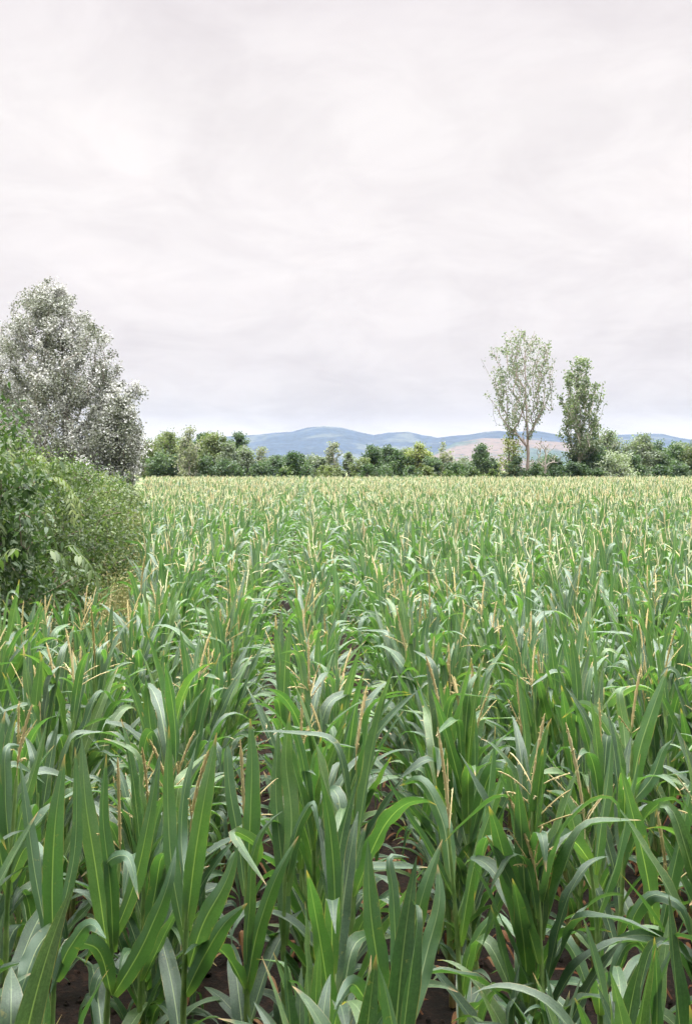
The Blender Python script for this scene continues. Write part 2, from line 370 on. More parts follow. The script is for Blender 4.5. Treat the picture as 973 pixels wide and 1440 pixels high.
def leaves(mb, C, size, rg, up=0.4, r=None, shape='leaf', droop=0.3, asp=0.55, hang=0.0):
    """scatter one leaf face-set at each point of C"""
    n = len(C); size = np.broadcast_to(size, (n,))
    d = unit(rg.normal(0, 1, (n, 3)) * np.array([1, 1, 0.7]) + np.array([0, 0, -hang]))
    nm = unit(rg.normal(0, 1, (n, 3)) + np.array([0, 0, up * 2.5])); wv = unit(np.cross(nm, d)); nm = np.cross(d, wv)
    if shape == 'leaf':
        us = np.array([0, 0.35, 0.7, 1.0]); hw = np.array([0.06, 0.5, 0.36, 0.02]) * asp
    else:
        us = np.array([0, 0.5, 1.0]); hw = np.array([0.16, 0.5, 0.12]) * asp
    k = len(us); s3 = np.array([-1, 0, 1.0]) if shape == 'leaf' else np.array([-1, 1.0])
    q = len(s3)
    v = (C[:, None, None] + size[:, None, None, None] * (d[:, None, None] * us[None, :, None, None]
         + wv[:, None, None] * hw[None, :, None, None] * s3[None, None, :, None] * 1.0
         + nm[:, None, None] * (0.22 * hw[None, :, None, None] * np.abs(s3)[None, None, :, None] if q == 3 else 0)
         + np.array([0, 0, -1.0]) * (droop * us ** 2)[None, :, None, None]))
    f = (gridfaces(k, q)[None] + (np.arange(n) * k * q)[:, None, None]).reshape(-1, 4)
    rr = rg.random(n) if r is None else r
    uv = np.tile(np.stack(np.meshgrid(us, np.linspace(0, 1, q), indexing='ij'), -1).reshape(-1, 2), (n, 1))
    mb.add(v.reshape(-1, 3), f, uv, np.repeat(rr, k * q))
def envelope_points(n, base, H, prof, rg, x_off=None, shell=0.55, dmin=0.0, lump_=1.0):
    """tips inside an uneven body of revolution; prof = (height fraction, radius)"""
    zf = np.array([p[0] for p in prof]); rf = np.array([p[1] for p in prof], float)
    ph = rg.uniform(0, 6.28, 6); pts = []
    tries = 0
    while len(pts) < n and tries < n * 60:
        tries += 1
        z = rg.uniform(zf[0], zf[-1]); rr = np.interp(z, zf, rf)
        if rg.random() > (rr / rf.max()) ** 1.2: continue
        a = rg.uniform(0, 6.283)
        lump = 1 + lump_ * (0.16 * math.sin(3 * a + ph[0] + 9 * z) + 0.14 * math.sin(5 * a + ph[1] - 14 * z) + 0.08 * math.sin(2 * a + ph[2] + 23 * z))
        q = rg.random() ** shell * rr * lump
        ox = 0 if x_off is None else np.interp(z, [p[0] for p in x_off], [p[1] for p in x_off])
        p = np.array([base[0] + q * math.cos(a) + ox, base[1] + q * math.sin(a), base[2] + z * H])
        if dmin and pts and np.min(np.linalg.norm(np.array(pts) - p, axis=1)) < dmin: continue
        pts.append(p)
    return pts
def woody(name, label, cat, base, H, prof, n_tips, leaf_n, leaf_size, clump, m_leaf, m_bark, seed, trunk=None, group=None, x_off=None,
          shape='quad', slope=0.6, steep=1.5, r_tip=0.02, r_pow=0.5, up=0.35, rvar=0.35, sides=5, dmin=0.0, parts=('trunk', 'crown'),
          shell=0.55, droop=0.1, hang=0.0, asp=0.8, fill=0, ground_clear=0.1, rbias=0.0, bare=0.0, z0f=0.12, lump_=1.0):
    rg = np.random.default_rng(seed); base = np.array(base, float)
    root = tag(empty(name, tuple(base)), label, cat, group)
    if trunk is None:
        t_top = 0.72; k = 7
        tr = [np.array([rg.normal(0, 0.012) * H * i / k + (0 if x_off is None else np.interp(i / k * t_top, [p[0] for p in x_off], [p[1] for p in x_off])),
                        rg.normal(0, 0.012) * H * i / k, H * t_top * i / k]) for i in range(k + 1)]
    else: tr = [np.array(p, float) for p in trunk]
    tips = envelope_points(n_tips, (0, 0, 0), H, prof, rg, x_off, shell, dmin, lump_)
    P, rad, chains, ends = grow(tr, tips, slope, steep, max(0.12, H * 0.05), r_tip, r_pow, rg=rg, z0f=z0f)
    wb = MB()
    for ci, ch in enumerate(chains):
        r_ = rad[ch].copy()
        if ci == 0: r_[0] *= 1.35
        else: r_[0] = min(r_[0], r_[1] * 1.15)
        if ci and r_.max() < 0.0: continue
        tube(wb, P[ch], r_, 9 if ci == 0 else sides, 0.5)
    wb.build(parts[0], m_bark, root)
    lb = MB(); E = P[ends]; k = len(E)
    keep = rg.random(k) >= bare; E = E[keep]; ch2 = [c for c, kk in zip(chains[1:], keep) if kk]; k = len(E)
    wgt = rg.uniform(0.35, 1.65, k); cnt = np.maximum(1, (leaf_n * wgt / wgt.sum()).astype(int)); idx = np.repeat(np.arange(k), cnt)
    # leaves sit round the end of each twig and back along it
    back = np.array([P[c[max(0, len(c) - 3)]] for c in ch2]); tpar = rg.random(len(idx)) ** 1.6
    C = E[idx] * (1 - tpar[:, None]) + back[idx] * tpar[:, None]
    C = C + np.clip(rg.normal(0, 1, (len(idx), 3)), -1.8, 1.8) * (clump * rg.uniform(0.55, 1.35, k))[idx][:, None] * np.array([1, 1, 0.8])
    C[:, 2] = np.maximum(C[:, 2], ground_clear)
    cr = rg.random(k)
    r = np.clip((1 - rvar) * rg.random(len(idx)) + rvar * cr[idx] + rbias, 0, 1)
    leaves(lb, C, leaf_size * rg.uniform(0.65, 1.3, len(idx)), rg, up, r, shape, droop, asp, hang)
    lb.build(parts[1], m_leaf, root)
    return root

BARK_GREY = bark_material('grey_bark', (0.12, 0.10, 0.085), (0.28, 0.25, 0.22))
BARK_PALE = bark_material('pale_bark', (0.26, 0.22, 0.19), (0.50, 0.45, 0.40), 3.0)
BARK_BROWN = bark_material('brown_bark', (0.11, 0.075, 0.06), (0.26, 0.18, 0.15), 4.0)
def G(name, a, b, c=None, **kw):
    st = [(0.0, a), (1.0, b)] if c is None else [(0.0, a), (0.5, b), (1.0, c)]
    return ramp_leaf_material(name, st, **kw)
L_DARK = G('dark_green_leaves', (0.034, 0.058, 0.034), (0.060, 0.094, 0.050), (0.11, 0.15, 0.078))  # lighter and greyer: haze of the far belt mixed into the leaf colour
L_OLIVE = G('olive_leaves', (0.055, 0.075, 0.032), (0.10, 0.125, 0.05), (0.17, 0.19, 0.085))
L_MID = G('green_leaves', (0.022, 0.045, 0.020), (0.044, 0.078, 0.030), (0.090, 0.130, 0.050))
L_BRIGHT = G('fresh_green_leaves', (0.028, 0.052, 0.021), (0.062, 0.095, 0.034), (0.135, 0.170, 0.062))
L_GREY = G('grey_green_leaves', (0.065, 0.085, 0.06), (0.13, 0.155, 0.11), (0.25, 0.27, 0.21))
L_GREYGREEN = G('poplar_leaves', (0.065, 0.090, 0.055), (0.125, 0.155, 0.095), (0.23, 0.255, 0.175))
L_SILVER = ramp_leaf_material('silver_poplar_leaves', [(0.0, (0.065, 0.082, 0.050)), (0.35, (0.12, 0.135, 0.09)), (0.58, (0.25, 0.26, 0.235)), (0.78, (0.45, 0.455, 0.445)), (1.0, (0.62, 0.62, 0.62))], 0.18, 0.6, 0.3, tmul=(1.1, 1.1, 0.9))
L_LIME = G('lime_green_leaves', (0.055, 0.085, 0.030), (0.115, 0.155, 0.050), (0.22, 0.25, 0.09))
L_YEL = G('yellow_green_leaves', (0.09, 0.115, 0.045), (0.17, 0.19, 0.07), (0.27, 0.28, 0.13))
L_SAGE = G('sage_leaves', (0.11, 0.135, 0.09), (0.20, 0.23, 0.165), (0.34, 0.37, 0.29))
L_PALE = G('pale_leaves', (0.10, 0.115, 0.075), (0.18, 0.19, 0.14), (0.28, 0.28, 0.22))

def px2x(px, d): return (px - 486.5) / F * d
def hgt(py, d): return (660 - py) / F * d + CAM_H

# --- silver poplars on the left
d = 62.0
H = hgt(398, d)
woody('silver_poplar', 'tall white leaved poplar with a pointed top, above the hedge', 'tree', (px2x(88, d), d, 0), H,
      [(0.03, 2.5), (0.13, 4.1), (0.3, 5.0), (0.49, 4.6), (0.68, 4.0), (0.79, 3.4), (0.9, 2.2), (0.97, 1.0), (1.0, 0.5)], 850, 120000, 0.115, 0.24, L_SILVER, BARK_GREY, 5,
      group=None, x_off=[(0, 0), (0.3, 0.3), (0.6, -0.2), (0.8, -0.6), (1, -0.8)], slope=0.9, r_tip=0.018, r_pow=0.42, up=0.1, rvar=0.62, rbias=0.10, droop=0.15, asp=0.8, shell=0.48, lump_=0.45)
woody('silver_poplar', 'white leaved poplar cut off by the left edge of the picture', 'tree', (px2x(-30, 66), 66, 0), hgt(446, 66),
      [(0.08, 2.6), (0.3, 3.6), (0.55, 3.3), (0.75, 2.2), (0.9, 1.2), (1.0, 0.3)], 300, 30000, 0.14, 0.34, L_SILVER, BARK_GREY, 6,
      slope=0.9, r_tip=0.018, r_pow=0.42, up=0.1, rvar=0.45, droop=0.15, shell=0.45)
woody('silver_poplar', 'lower white leaved poplar at the right foot of the tall one', 'tree', (px2x(168, 59), 59, 0), hgt(548, 59),
      [(0.04, 1.0), (0.2, 1.4), (0.5, 1.55), (0.75, 1.2), (0.9, 0.75), (1.0, 0.25)], 170, 18000, 0.125, 0.25, L_SILVER, BARK_GREY, 7,
      slope=0.9, r_tip=0.016, r_pow=0.42, up=0.1, rvar=0.5, droop=0.15, shell=0.5)

# --- the two tall trees on the right
d = 131.0; k = d / F
H = hgt(461, d)
def tp(px, py): return ((px - 741) * k, 0, (660 - py) * k + CAM_H)
woody('poplar', 'tall poplar with a thin open crown and bare forking limbs', 'tree', (px2x(741, d), d, 0), H,
      [(0.33, 1.6), (0.40, 2.9), (0.48, 3.9), (0.62, 4.1), (0.78, 4.3), (0.9, 3.7), (0.97, 2.4), (1.0, 0.8)], 300, 4600, 0.25, 0.25, L_GREY, bark_material('poplar_bark', (0.17, 0.13, 0.11), (0.36, 0.29, 0.25), 2.0), 15,
      trunk=[(0.1, 0, 0), tp(741, 655), tp(742, 640), tp(741, 620), tp(740, 600), tp(739, 580), tp(737, 560), tp(738, 540), tp(736, 515), tp(737, 495)],
      x_off=[(0, -0.6), (0.3, -1.3), (0.5, -1.2), (0.7, -0.6), (1, -0.4)], slope=1.7, steep=2.2, r_tip=0.021, r_pow=0.40, up=0.2, shell=0.42, z0f=0.24, dmin=0.5, rbias=-0.05)
woody('poplar', 'narrower tall poplar with a dense green crown and pale trunk', 'tree', (px2x(806, 133), 133, 0), hgt(490, 133),
      [(0.2, 1.2), (0.3, 2.3), (0.42, 2.8), (0.58, 2.85), (0.74, 2.6), (0.86, 1.7), (0.94, 0.9), (1.0, 0.2)], 230, 7200, 0.28, 0.26, L_GREYGREEN, BARK_PALE, 16,
      x_off=[(0, 0), (0.3, 0.9), (1, 0.6)], slope=2.0, steep=3.0, r_tip=0.025, r_pow=0.42, up=0.2, shell=0.5, z0f=0.3, dmin=0.45, rbias=-0.05)

# --- belt of trees and bushes along the far end of the field
RB = [(0.02, .62), (0.15, .85), (0.4, 1.0), (0.65, .9), (0.85, .58), (1.0, .12)]       # bush
RT = [(0.18, .55), (0.35, .95), (0.6, 1.0), (0.8, .78), (0.93, .42), (1.0, .1)]        # tree
TALL = [(0.12, .6), (0.3, .9), (0.6, 1.0), (0.85, .7), (1.0, .15)]
def belt(px, d, ytop, wpx, kind, mat, label, seed, dens=1.0, bark=None, cat=None, name=None, **kw):
    H = max(0.9, hgt(ytop, d)); rr = wpx / 2 / F * d
    prof = [(a, b * rr) for a, b in {'bush': RB, 'tree': RT, 'tall': TALL}[kind]]
    area = rr * H; n_l = int(min(12000, 720 * area ** 0.9 * dens)); n_t = int(np.clip(10 * area ** 0.7, 18, 150))
    o = dict(slope=0.5, r_tip=0.025, r_pow=0.45, up=0.35, shell=0.5, rvar=0.55)
    o.update(kw)
    return woody(name or ('bush' if kind == 'bush' else 'deciduous_tree'), label, cat or ('bush' if kind == 'bush' else 'tree'), (px2x(px, d), d, 0), H, prof, n_t, n_l, 0.23, min(0.45, rr * 0.2), mat, bark or BARK_BROWN, seed,
                 group=('bushes along the far field edge' if kind == 'bush' else 'trees beyond the far end of the field'), **o)
W = 152
B = [
 # the wood on the left
 (214, 150, 613, 44, 'tree', L_OLIVE, 'olive green tree, first of the far wood beside the white poplars'),
 (236, 156, 607, 48, 'tree', L_OLIVE, 'broad olive tree left of the silvery one in the far wood'),
 (224, 146, 634, 40, 'bush', L_DARK, 'dark shrub under the first trees of the far wood'),
 (248, 147, 640, 34, 'bush', L_DARK, 'dark shrub just left of the silvery tree of the far wood'),
 (266, 144, 601, 36, 'tall', L_PALE, 'silvery pale leaved tree standing out in the far wood'),
 (284, 158, 610, 40, 'tree', L_MID, 'green tree right behind the silvery one in the far wood'),
 (303, 152, 606, 44, 'tree', L_OLIVE, 'wide olive green tree in the middle of the far wood'),
 (337, 154, 604, 28, 'tree', L_DARK, 'dark round headed tree rising at the right end of the far wood'),
 (322, 147, 622, 36, 'tall', L_GREY, 'grey green tree in front of the dark round headed one'),
 (290, 145, 640, 34, 'bush', L_DARK, 'dark bush at the foot of the far wood, right of the silvery tree'),
 (345, 149, 628, 34, 'tree', L_GREY, 'low grey tree closing the right end of the far wood'),
 (318, 144, 646, 40, 'bush', L_DARK, 'dark bush low under the grey green tree of the far wood'),
 (272, 166, 622, 60, 'tree', L_DARK, 'shaded tree deep inside the far wood'),
 (225, 170, 622, 50, 'tree', L_DARK, 'shaded tree behind the olive trees of the far wood'),
 (320, 168, 620, 60, 'tree', L_DARK, 'shaded tree behind the grey green one of the far wood'),
 # middle
 (367, 150, 630, 30, 'tall', L_PALE, 'pale thin tree at the gap where the blue hill begins'),
 (386, 148, 642, 40, 'tree', L_DARK, 'low dark green tree under the left slope of the blue hill'),
 (368, 142, 650, 30, 'bush', L_DARK, 'small dark bush under the pale thin tree'),
 (415, 146, 634, 34, 'tree', L_MID, 'round dark green tree alone under the blue hill'),
 (401, 140, 655, 22, 'bush', L_BRIGHT, 'small light green bush left below the round tree'),
 (430, 142, 653, 26, 'bush', L_DARK, 'small dark bush right below the round tree'),
 (450, 156, 640, 32, 'tree', L_GREY, 'grey green tree left of the thin poplar'),
 (470, 150, 618, 22, 'tall', L_PALE, 'thin pale poplar standing before the blue hill'),
 (490, 152, 634, 22, 'tall', L_GREY, 'sparse grey tree right of the thin pale poplar'),
 (508, 147, 642, 30, 'bush', L_OLIVE, 'olive bush between the sparse grey tree and the green trees'),
 (460, 144, 650, 34, 'bush', L_OLIVE, 'olive bush at the foot of the thin pale poplar'),
 (525, 150, 627, 34, 'tree', L_MID, 'light green tree right of the hill top'),
 (546, 156, 623, 24, 'tree', L_DARK, 'dark narrow tree behind the light green one'),
 (560, 148, 634, 36, 'tree', L_MID, 'dark green tree in the middle of the far belt'),
 (516, 142, 654, 34, 'bush', L_MID, 'green bush low under the light green tree'),
 (543, 142, 652, 34, 'bush', L_MID, 'green bush low under the dark narrow tree'),
 (588, 150, 619, 40, 'tree', L_YEL, 'yellowish green tree, tallest of the middle belt'),
 (607, 146, 640, 30, 'tree', L_DARK, 'dark tree right against the yellowish one'),
 (624, 150, 621, 24, 'tall', L_PALE, 'pale half bare tree beside the yellowish one'),
 (575, 141, 655, 30, 'bush', L_DARK, 'dark bush at the foot of the yellowish tree'),
 (600, 141, 655, 26, 'bush', L_OLIVE, 'olive bush right below the yellowish tree'),
 (640, 146, 646, 34, 'bush', L_MID, 'green bush left of the bare pink slope'),
 (661, 148, 647, 34, 'bush', L_DARK, 'dark bush below the bare pink slope'),
 (679, 145, 620, 32, 'tree', L_DARK, 'small dark tree with a spreading head before the pink slope'),
 (698, 146, 648, 30, 'bush', L_DARK, 'dark bush just right of the spreading headed tree'),
 (664, 138, 657, 24, 'bush', L_BRIGHT, 'low fresh green bush below the spreading headed tree'),
 (688, 138, 658, 26, 'bush', L_BRIGHT, 'low fresh green bush left of the tall open poplar'),
 (630, 139, 658, 24, 'bush', L_BRIGHT, 'low fresh green bush in the middle of the far edge'),
 # under the two tall trees
 (716, 130.5, 603, 36, 'tree', L_YEL, 'yellow leaved sapling against the trunk of the open poplar'),
 (722, 130, 643, 38, 'bush', L_DARK, 'dark bush at the foot of the open poplar'),
 (752, 130, 652, 30, 'bush', L_MID, 'low green bush right of the open poplar trunk'),
 (778, 134, 643, 34, 'bush', L_DARK, 'bush between the two tall poplars'),
 (806, 129.5, 647, 26, 'bush', L_DARK, 'dark ivy like bush on the pale trunk of the dense poplar'),
 (790, 129.5, 656, 34, 'bush', L_MID, 'low green bush left below the dense poplar'),
 (826, 134, 610, 46, 'tree', L_DARK, 'dark green tree leaning on the dense poplar'),
 (820, 129.2, 652, 36, 'bush', L_MID, 'low green bush right below the dense poplar'),
 # right
 (852, 140, 601, 52, 'tree', L_GREY, 'brownish grey tree right of the dense poplar'),
 (845, 133, 630, 44, 'tree', L_MID, 'green tree right behind the silver bush'),
 (865, 130, 635, 56, 'bush', L_SAGE, 'round silver leaved bush at the right'),
 (897, 138, 612, 56, 'tree', L_GREY, 'wide grey green tree right of the silver bush'),
 (886, 133, 634, 36, 'tree', L_DARK, 'dark tree pressed against the silver bush'),
 (925, 140, 622, 44, 'tree', L_DARK, 'dark tree second from the right edge'),
 (948, 143, 625, 44, 'tree', L_MID, 'green tree near the right edge'),
 (973, 141, 621, 44, 'tree', L_OLIVE, 'tree cut off by the right edge of the picture'),
 (900, 131, 652, 36, 'bush', L_MID, 'green bush low to the right of the silver bush'),
 (924, 132, 655, 34, 'bush', L_MID, 'green bush low before the dark tree at the right'),
 (950, 134, 648, 40, 'bush', L_DARK, 'dark bush low near the right edge'),
 (840, 129, 657, 30, 'bush', L_MID, 'low green bush left of the silver bush'),
 (240, 175, 614, 70, 'tree', L_DARK, 'dark crown far back between the olive trees of the far wood'),
 (300, 176, 615, 70, 'tree', L_DARK, 'dark crown far back behind the middle of the far wood'),
 (395, 165, 640, 60, 'bush', L_DARK, 'dark thicket behind the low trees under the hill slope'),
 (440, 165, 642, 60, 'bush', L_GREY, 'grey thicket left of the thin pale poplar'),
 (535, 166, 636, 60, 'bush', L_DARK, 'dark thicket behind the light green tree'),
 (570, 168, 634, 60, 'bush', L_GREY, 'grey green thicket behind the yellowish tree'),
 (655, 165, 645, 70, 'bush', L_GREY, 'grey green thicket along the foot of the bare slope'),
 (905, 160, 618, 90, 'bush', L_DARK, 'dark thicket behind the wide grey green tree'),
 (955, 160, 622, 80, 'bush', L_GREY, 'grey thicket behind the trees at the right edge'),
 (770, 155, 640, 70, 'bush', L_DARK, 'dark thicket behind the two tall poplars'),
 (995, 138, 640, 50, 'bush', L_DARK, 'dark bush at the right corner of the belt'),
]
for i, (px, d, yt, wpx, kd, mt, lb) in enumerate(B):
    kw = {}
    if mt in (L_PALE,): kw = dict(dens=0.45, bark=BARK_PALE, slope=1.5)
    if px == 716: kw = dict(dens=0.22)
    if px == 679: kw = dict(dens=0.9, name='deciduous_tree')
    belt(px, d, yt, wpx, kd, mt, lb, 100 + i, **kw)
# half dead little tree with a bleached trunk, right of the open poplar
woody('dead_tree', 'bare bleached tree with thin twigs right of the open poplar', 'tree', (px2x(766, 131.5), 131.5, 0), hgt(615, 131.5),
      [(0.4, 1.2), (0.6, 2.1), (0.85, 1.8), (1.0, 0.6)], 45, 120, 0.2, 0.2, L_PALE, BARK_PALE, 300, slope=1.0, r_tip=0.03, r_pow=0.45, group=None)

# --- unseen trees added behind and over the camera to shade the nearest corn
for i, (x_, y_, h_, r_) in enumerate(((-5.6, -2.8, 11.8, 4.9), (0.8, -3.0, 12.5, 5.6), (7.2, -2.6, 11.4, 4.9))):
    woody('deciduous_tree', 'unseen tree added for shade behind the viewpoint, ' + ('at the hedge', 'tallest of the three', 'away from the hedge')[i], 'tree', (x_, y_, 0), h_,
          [(0.45, r_ * .7), (0.55, r_), (0.7, r_ * .95), (0.9, r_ * .55), (1.0, r_ * .1)], 190, 42000, 0.24, 0.45, L_MID, BARK_BROWN, 700 + i, slope=0.4, r_tip=0.02, r_pow=0.45, up=0.3, group='unseen trees added for shade behind the viewpoint')

# --- hedge on the left of the corn
def shrub(name, label, base, H, prof, tips, n, size, clump, mat, seed, **kw):
    o = dict(shape='leaf', slope=0.2, steep=0.8, r_tip=0.004, r_pow=0.42, up=0.45, rvar=0.5, parts=('stem', 'foliage'), shell=0.4, droop=0.25, asp=0.5, hang=0.2)
    o.update(kw)
    return woody(name, label, 'shrub', base, H, prof, tips, n, size, clump, mat, BARK_BROWN, seed, group='shrubs of the hedge beside the corn', **o)
def scl(p, k): return [(a, b * k) for a, b in p]
DOME = [(0.02, .85), (0.2, .97), (0.45, 1.0), (0.7, .85), (0.88, .55), (1.0, .15)]
BOX = [(0.02, .9), (0.25, 1.0), (0.55, 1.0), (0.78, .88), (0.92, .6), (1.0, .2)]
shrub('shrub', 'dark green shrub with arching leaves overhanging the near corn edge', (-4.05, 8.3, 0), 2.25, scl(DOME, 1.22), 260, 22000, 0.065, 0.12, L_DARK, 401)
shrub('shrub', 'tallest shrub of the hedge, bright leaves against the white poplar', (-4.3, 10.2, 0), 3.65, scl(BOX, 1.3), 320, 30000, 0.07, 0.14, L_MID, 402, hang=0.5)
shrub('shrub', 'yellowish green shrub just beyond the tallest one', (-4.4, 13.2, 0), 3.15, scl(BOX, 1.15), 260, 32000, 0.055, 0.14, L_BRIGHT, 403)
shrub('shrub', 'light green rounded shrub in the middle of the hedge', (-5.1, 17.2, 0), 2.95, scl(BOX, 1.35), 300, 36000, 0.055, 0.15, L_BRIGHT, 404)
shrub('shrub', 'olive shrub where the hedge slopes down', (-6.2, 22.0, 0), 2.85, scl(BOX, 1.5), 300, 30000, 0.065, 0.17, L_OLIVE, 405)
shrub('shrub', 'low green shrub before the foot of the white poplars', (-8.3, 30.0, 0), 2.65, scl(BOX, 2.0), 300, 20000, 0.095, 0.2, L_MID, 406)
shrub('shrub', 'low dull green shrub near the far end of the hedge', (-10.7, 41.0, 0), 2.45, scl(BOX, 2.4), 280, 16000, 0.12, 0.25, L_OLIVE, 407)
shrub('shrub', 'last low shrub of the hedge under the white poplars', (-14.2, 53.0, 0), 2.1, scl(BOX, 2.8), 260, 13000, 0.15, 0.3, L_DARK, 408)

# arching compound leaves reaching out of the two nearest shrubs
def sprays(root_name_obj, pts, length, mat, seed, leaflet=0.11):
    rg = np.random.default_rng(seed); off = np.array(root_name_obj.location)
    mb = MB()
    for p, a in pts:
        L = length * rg.uniform(0.75, 1.25); k = 7
        u = np.linspace(0, 1, k)
        h = np.array([math.cos(a), math.sin(a), 0]); el = rg.uniform(0.35, 0.9)
        c = p + h * (L * u * math.cos(el))[:, None] + np.array([0, 0, 1.0]) * (L * (u * math.sin(el) * 1.3 - 1.25 * u ** 2))[:, None]
        tube(mb, c - off, np.linspace(0.004, 0.0015, k), 4, 0.8)
        side = np.array([-h[1], h[0], 0]); t = unit(np.gradient(c, axis=0)); r0 = rg.random()
        for i in range(1, k):
            for s in ((-1, 1) if i < k - 1 else (0,)):
                dirn = unit(t[i] * 0.55 + side * s * 1.0 + np.array([0, 0, -0.45 - 0.3 * rg.random()]))
                ll = leaflet * rg.uniform(0.8, 1.2); us = np.array([0, 0.25, 0.55, 0.8, 1.0]); hw = np.array([0.05, 0.42, 0.46, 0.26, 0.02]) * 0.40 * ll
                wv = unit(np.cross(dirn, np.cross(side * (s or 1), t[i]) + rg.normal(0, .25, 3))); nm = np.cross(dirn, wv)
                cc = c[i] + dirn * (us * ll)[:, None] + np.array([0, 0, -0.35 * ll]) * (us ** 2)[:, None]
                v = cc[:, None] + wv * (hw[:, None] * np.array([-1, 0, 1.0]))[..., None] + nm * (hw[:, None] * np.array([.3, 0, .3]))[..., None]
                mb.add(v.reshape(-1, 3) - off, gridfaces(5, 3), None, float(np.clip(r0 * 0.5 + 0.5 * rg.random(), 0, 1)))
    mb.build('arching_leaves', mat, root_name_obj)
shr = [o for o in COL.objects if o.get('category') == 'shrub']
def surf(cx, cy, rr, H, n, seed, amin=-2.2, amax=0.9, zlo=0.35, zhi=1.0):
    rg = np.random.default_rng(seed); out = []
    for _ in range(n):
        z = rg.uniform(zlo, zhi); r_ = rr * np.interp(z, [p[0] for p in DOME], [p[1] for p in DOME]) * rg.uniform(0.55, 1.0); a = rg.uniform(amin, amax)
        out.append((np.array([cx + r_ * math.cos(a), cy + r_ * math.sin(a), z * H]), a + rg.normal(0, 1.1)))
    return out
sprays(shr[0], surf(-4.05, 8.3, 1.2, 2.0, 70, 1), 0.30, L_DARK, 501, .085)
sprays(shr[1], surf(-4.3, 10.2, 1.25, 3.4, 80, 2, zlo=0.5), 0.32, L_BRIGHT, 502, .085)
sprays(shr[2], surf(-4.4, 13.2, 1.1, 3.0, 26, 3, zlo=0.7), 0.35, L_LIME, 503, .085)
# the pale green shoot that leans out over the corn
sprays(shr[0], [(at(x_, y_, 6.9), a_) for x_, y_, a_ in ((66, 775, 0.2), (92, 770, 0.6), (104, 782, -0.4), (30, 775, 2.8))], 0.24, L_BRIGHT, 504, 0.08)

# dry weeds in the gap between the hedge and the corn
def weeds():
    rg = np.random.default_rng(77); mb = MB(); n = 9000
    y = 8.0 + 55 * rg.random(n) ** 1.9; x = field_edge(y) - 0.05 + rg.normal(-0.25, 0.28, n) * (1 + y * 0.02)
    h = rg.uniform(0.35, 1.25, n) * np.where(rg.random(n) < 0.3, 1.1, 0.8); a = rg.uniform(0, 6.283, n); ln = rg.uniform(0.05, 0.5, n)
    wd = rg.uniform(0.003, 0.008, n) * (1 + y * 0.03)
    us = np.array([0, .35, .7, 1.0])
    hx, hy = np.cos(a), np.sin(a)
    c = np.stack([x[:, None] + (h * ln * hx)[:, None] * us ** 2, y[:, None] + (h * ln * hy)[:, None] * us ** 2, h[:, None] * (us - .25 * ln[:, None] * us ** 2)], -1)
    wv = np.stack([-hy, hx, 0 * hx], -1)[:, None] * (wd[:, None] * np.array([1, .9, .6, .15]))[..., None]
    v = np.stack([c - wv, c + wv], 2).reshape(-1, 3)
    f = (gridfaces(4, 2)[None] + (np.arange(n) * 8)[:, None, None]).reshape(-1, 4)
    mb.add(v, f, None, np.repeat(rg.random(n), 8))
    k = 26000; yy = 8.0 + 50 * rg.random(k) ** 1.9; xx = field_edge(yy) - 0.1 + rg.normal(-0.35, 0.28, k) * (1 + yy * 0.02)
    leaves(mb, np.stack([xx, yy, rg.random(k) ** 1.2 * 1.1 + 0.03], -1), 0.028 * (1 + yy * 0.045), rg, 0.3, rg.random(k), 'quad', 0.1, 0.45)
    o = mb.build('dry_grass', ramp_leaf_material('dry_weeds', [(0.0, (0.05, 0.08, 0.028)), (0.35, (0.11, 0.13, 0.045)), (0.65, (0.20, 0.195, 0.085)), (1.0, (0.33, 0.28, 0.16))], 0.25, 0.8, 0.2, tmul=(1.3, 1.3, .9)))
    tag(o, 'yellowing dry weeds between the hedge and the corn', 'weeds', kind='stuff')
weeds()

# ------------------------------------------------------------------ corn
def leaf_grid(mb, c, wv, W, fold, ripple, rg, nv=5, r=0.5, m=0):
    k = len(c); t = unit(np.gradient(c, axis=0)); wv = unit(wv - t * np.sum(wv * t, 1, keepdims=True)); nm = np.cross(wv, t)
    s = np.linspace(-1, 1, nv); u = np.linspace(0, 1, k)
    ph = rg.uniform(0, 6.28, 2); fr = rg.uniform(16, 26)
    rip = np.stack([np.sin(fr * u + ph[0]), np.sin(fr * u * 1.07 + ph[1])], 1) * ripple
    v = c[:, None] + wv[:, None] * (W[:, None] / 2 * s[None] * math.cos(fold))[..., None]
    up = np.abs(s)[None] * (W[:, None] / 2) * math.sin(fold) + np.where(s[None] < 0, rip[:, :1], rip[:, 1:]) * (np.abs(s)[None] ** 2) * (W[:, None] / 0.09) * np.sin(np.pi * np.clip(u, 0, .97))[:, None]
    v = v + nm[:, None] * up[..., None]
    uv = np.stack(np.broadcast_arrays(u[:, None], ((s + 1) / 2)[None]), -1)
    mb.add(v.reshape(-1, 3), gridfaces(k, nv), uv.reshape(-1, 2), r, m)
def wprofile(u, W):
    return W * np.interp(u, [0, 0.04, 0.15, 0.35, 0.55, 0.75, 0.9, 1.0], [0.45, 0.60, 0.86, 1.0, 0.96, 0.72, 0.36, 0.02])
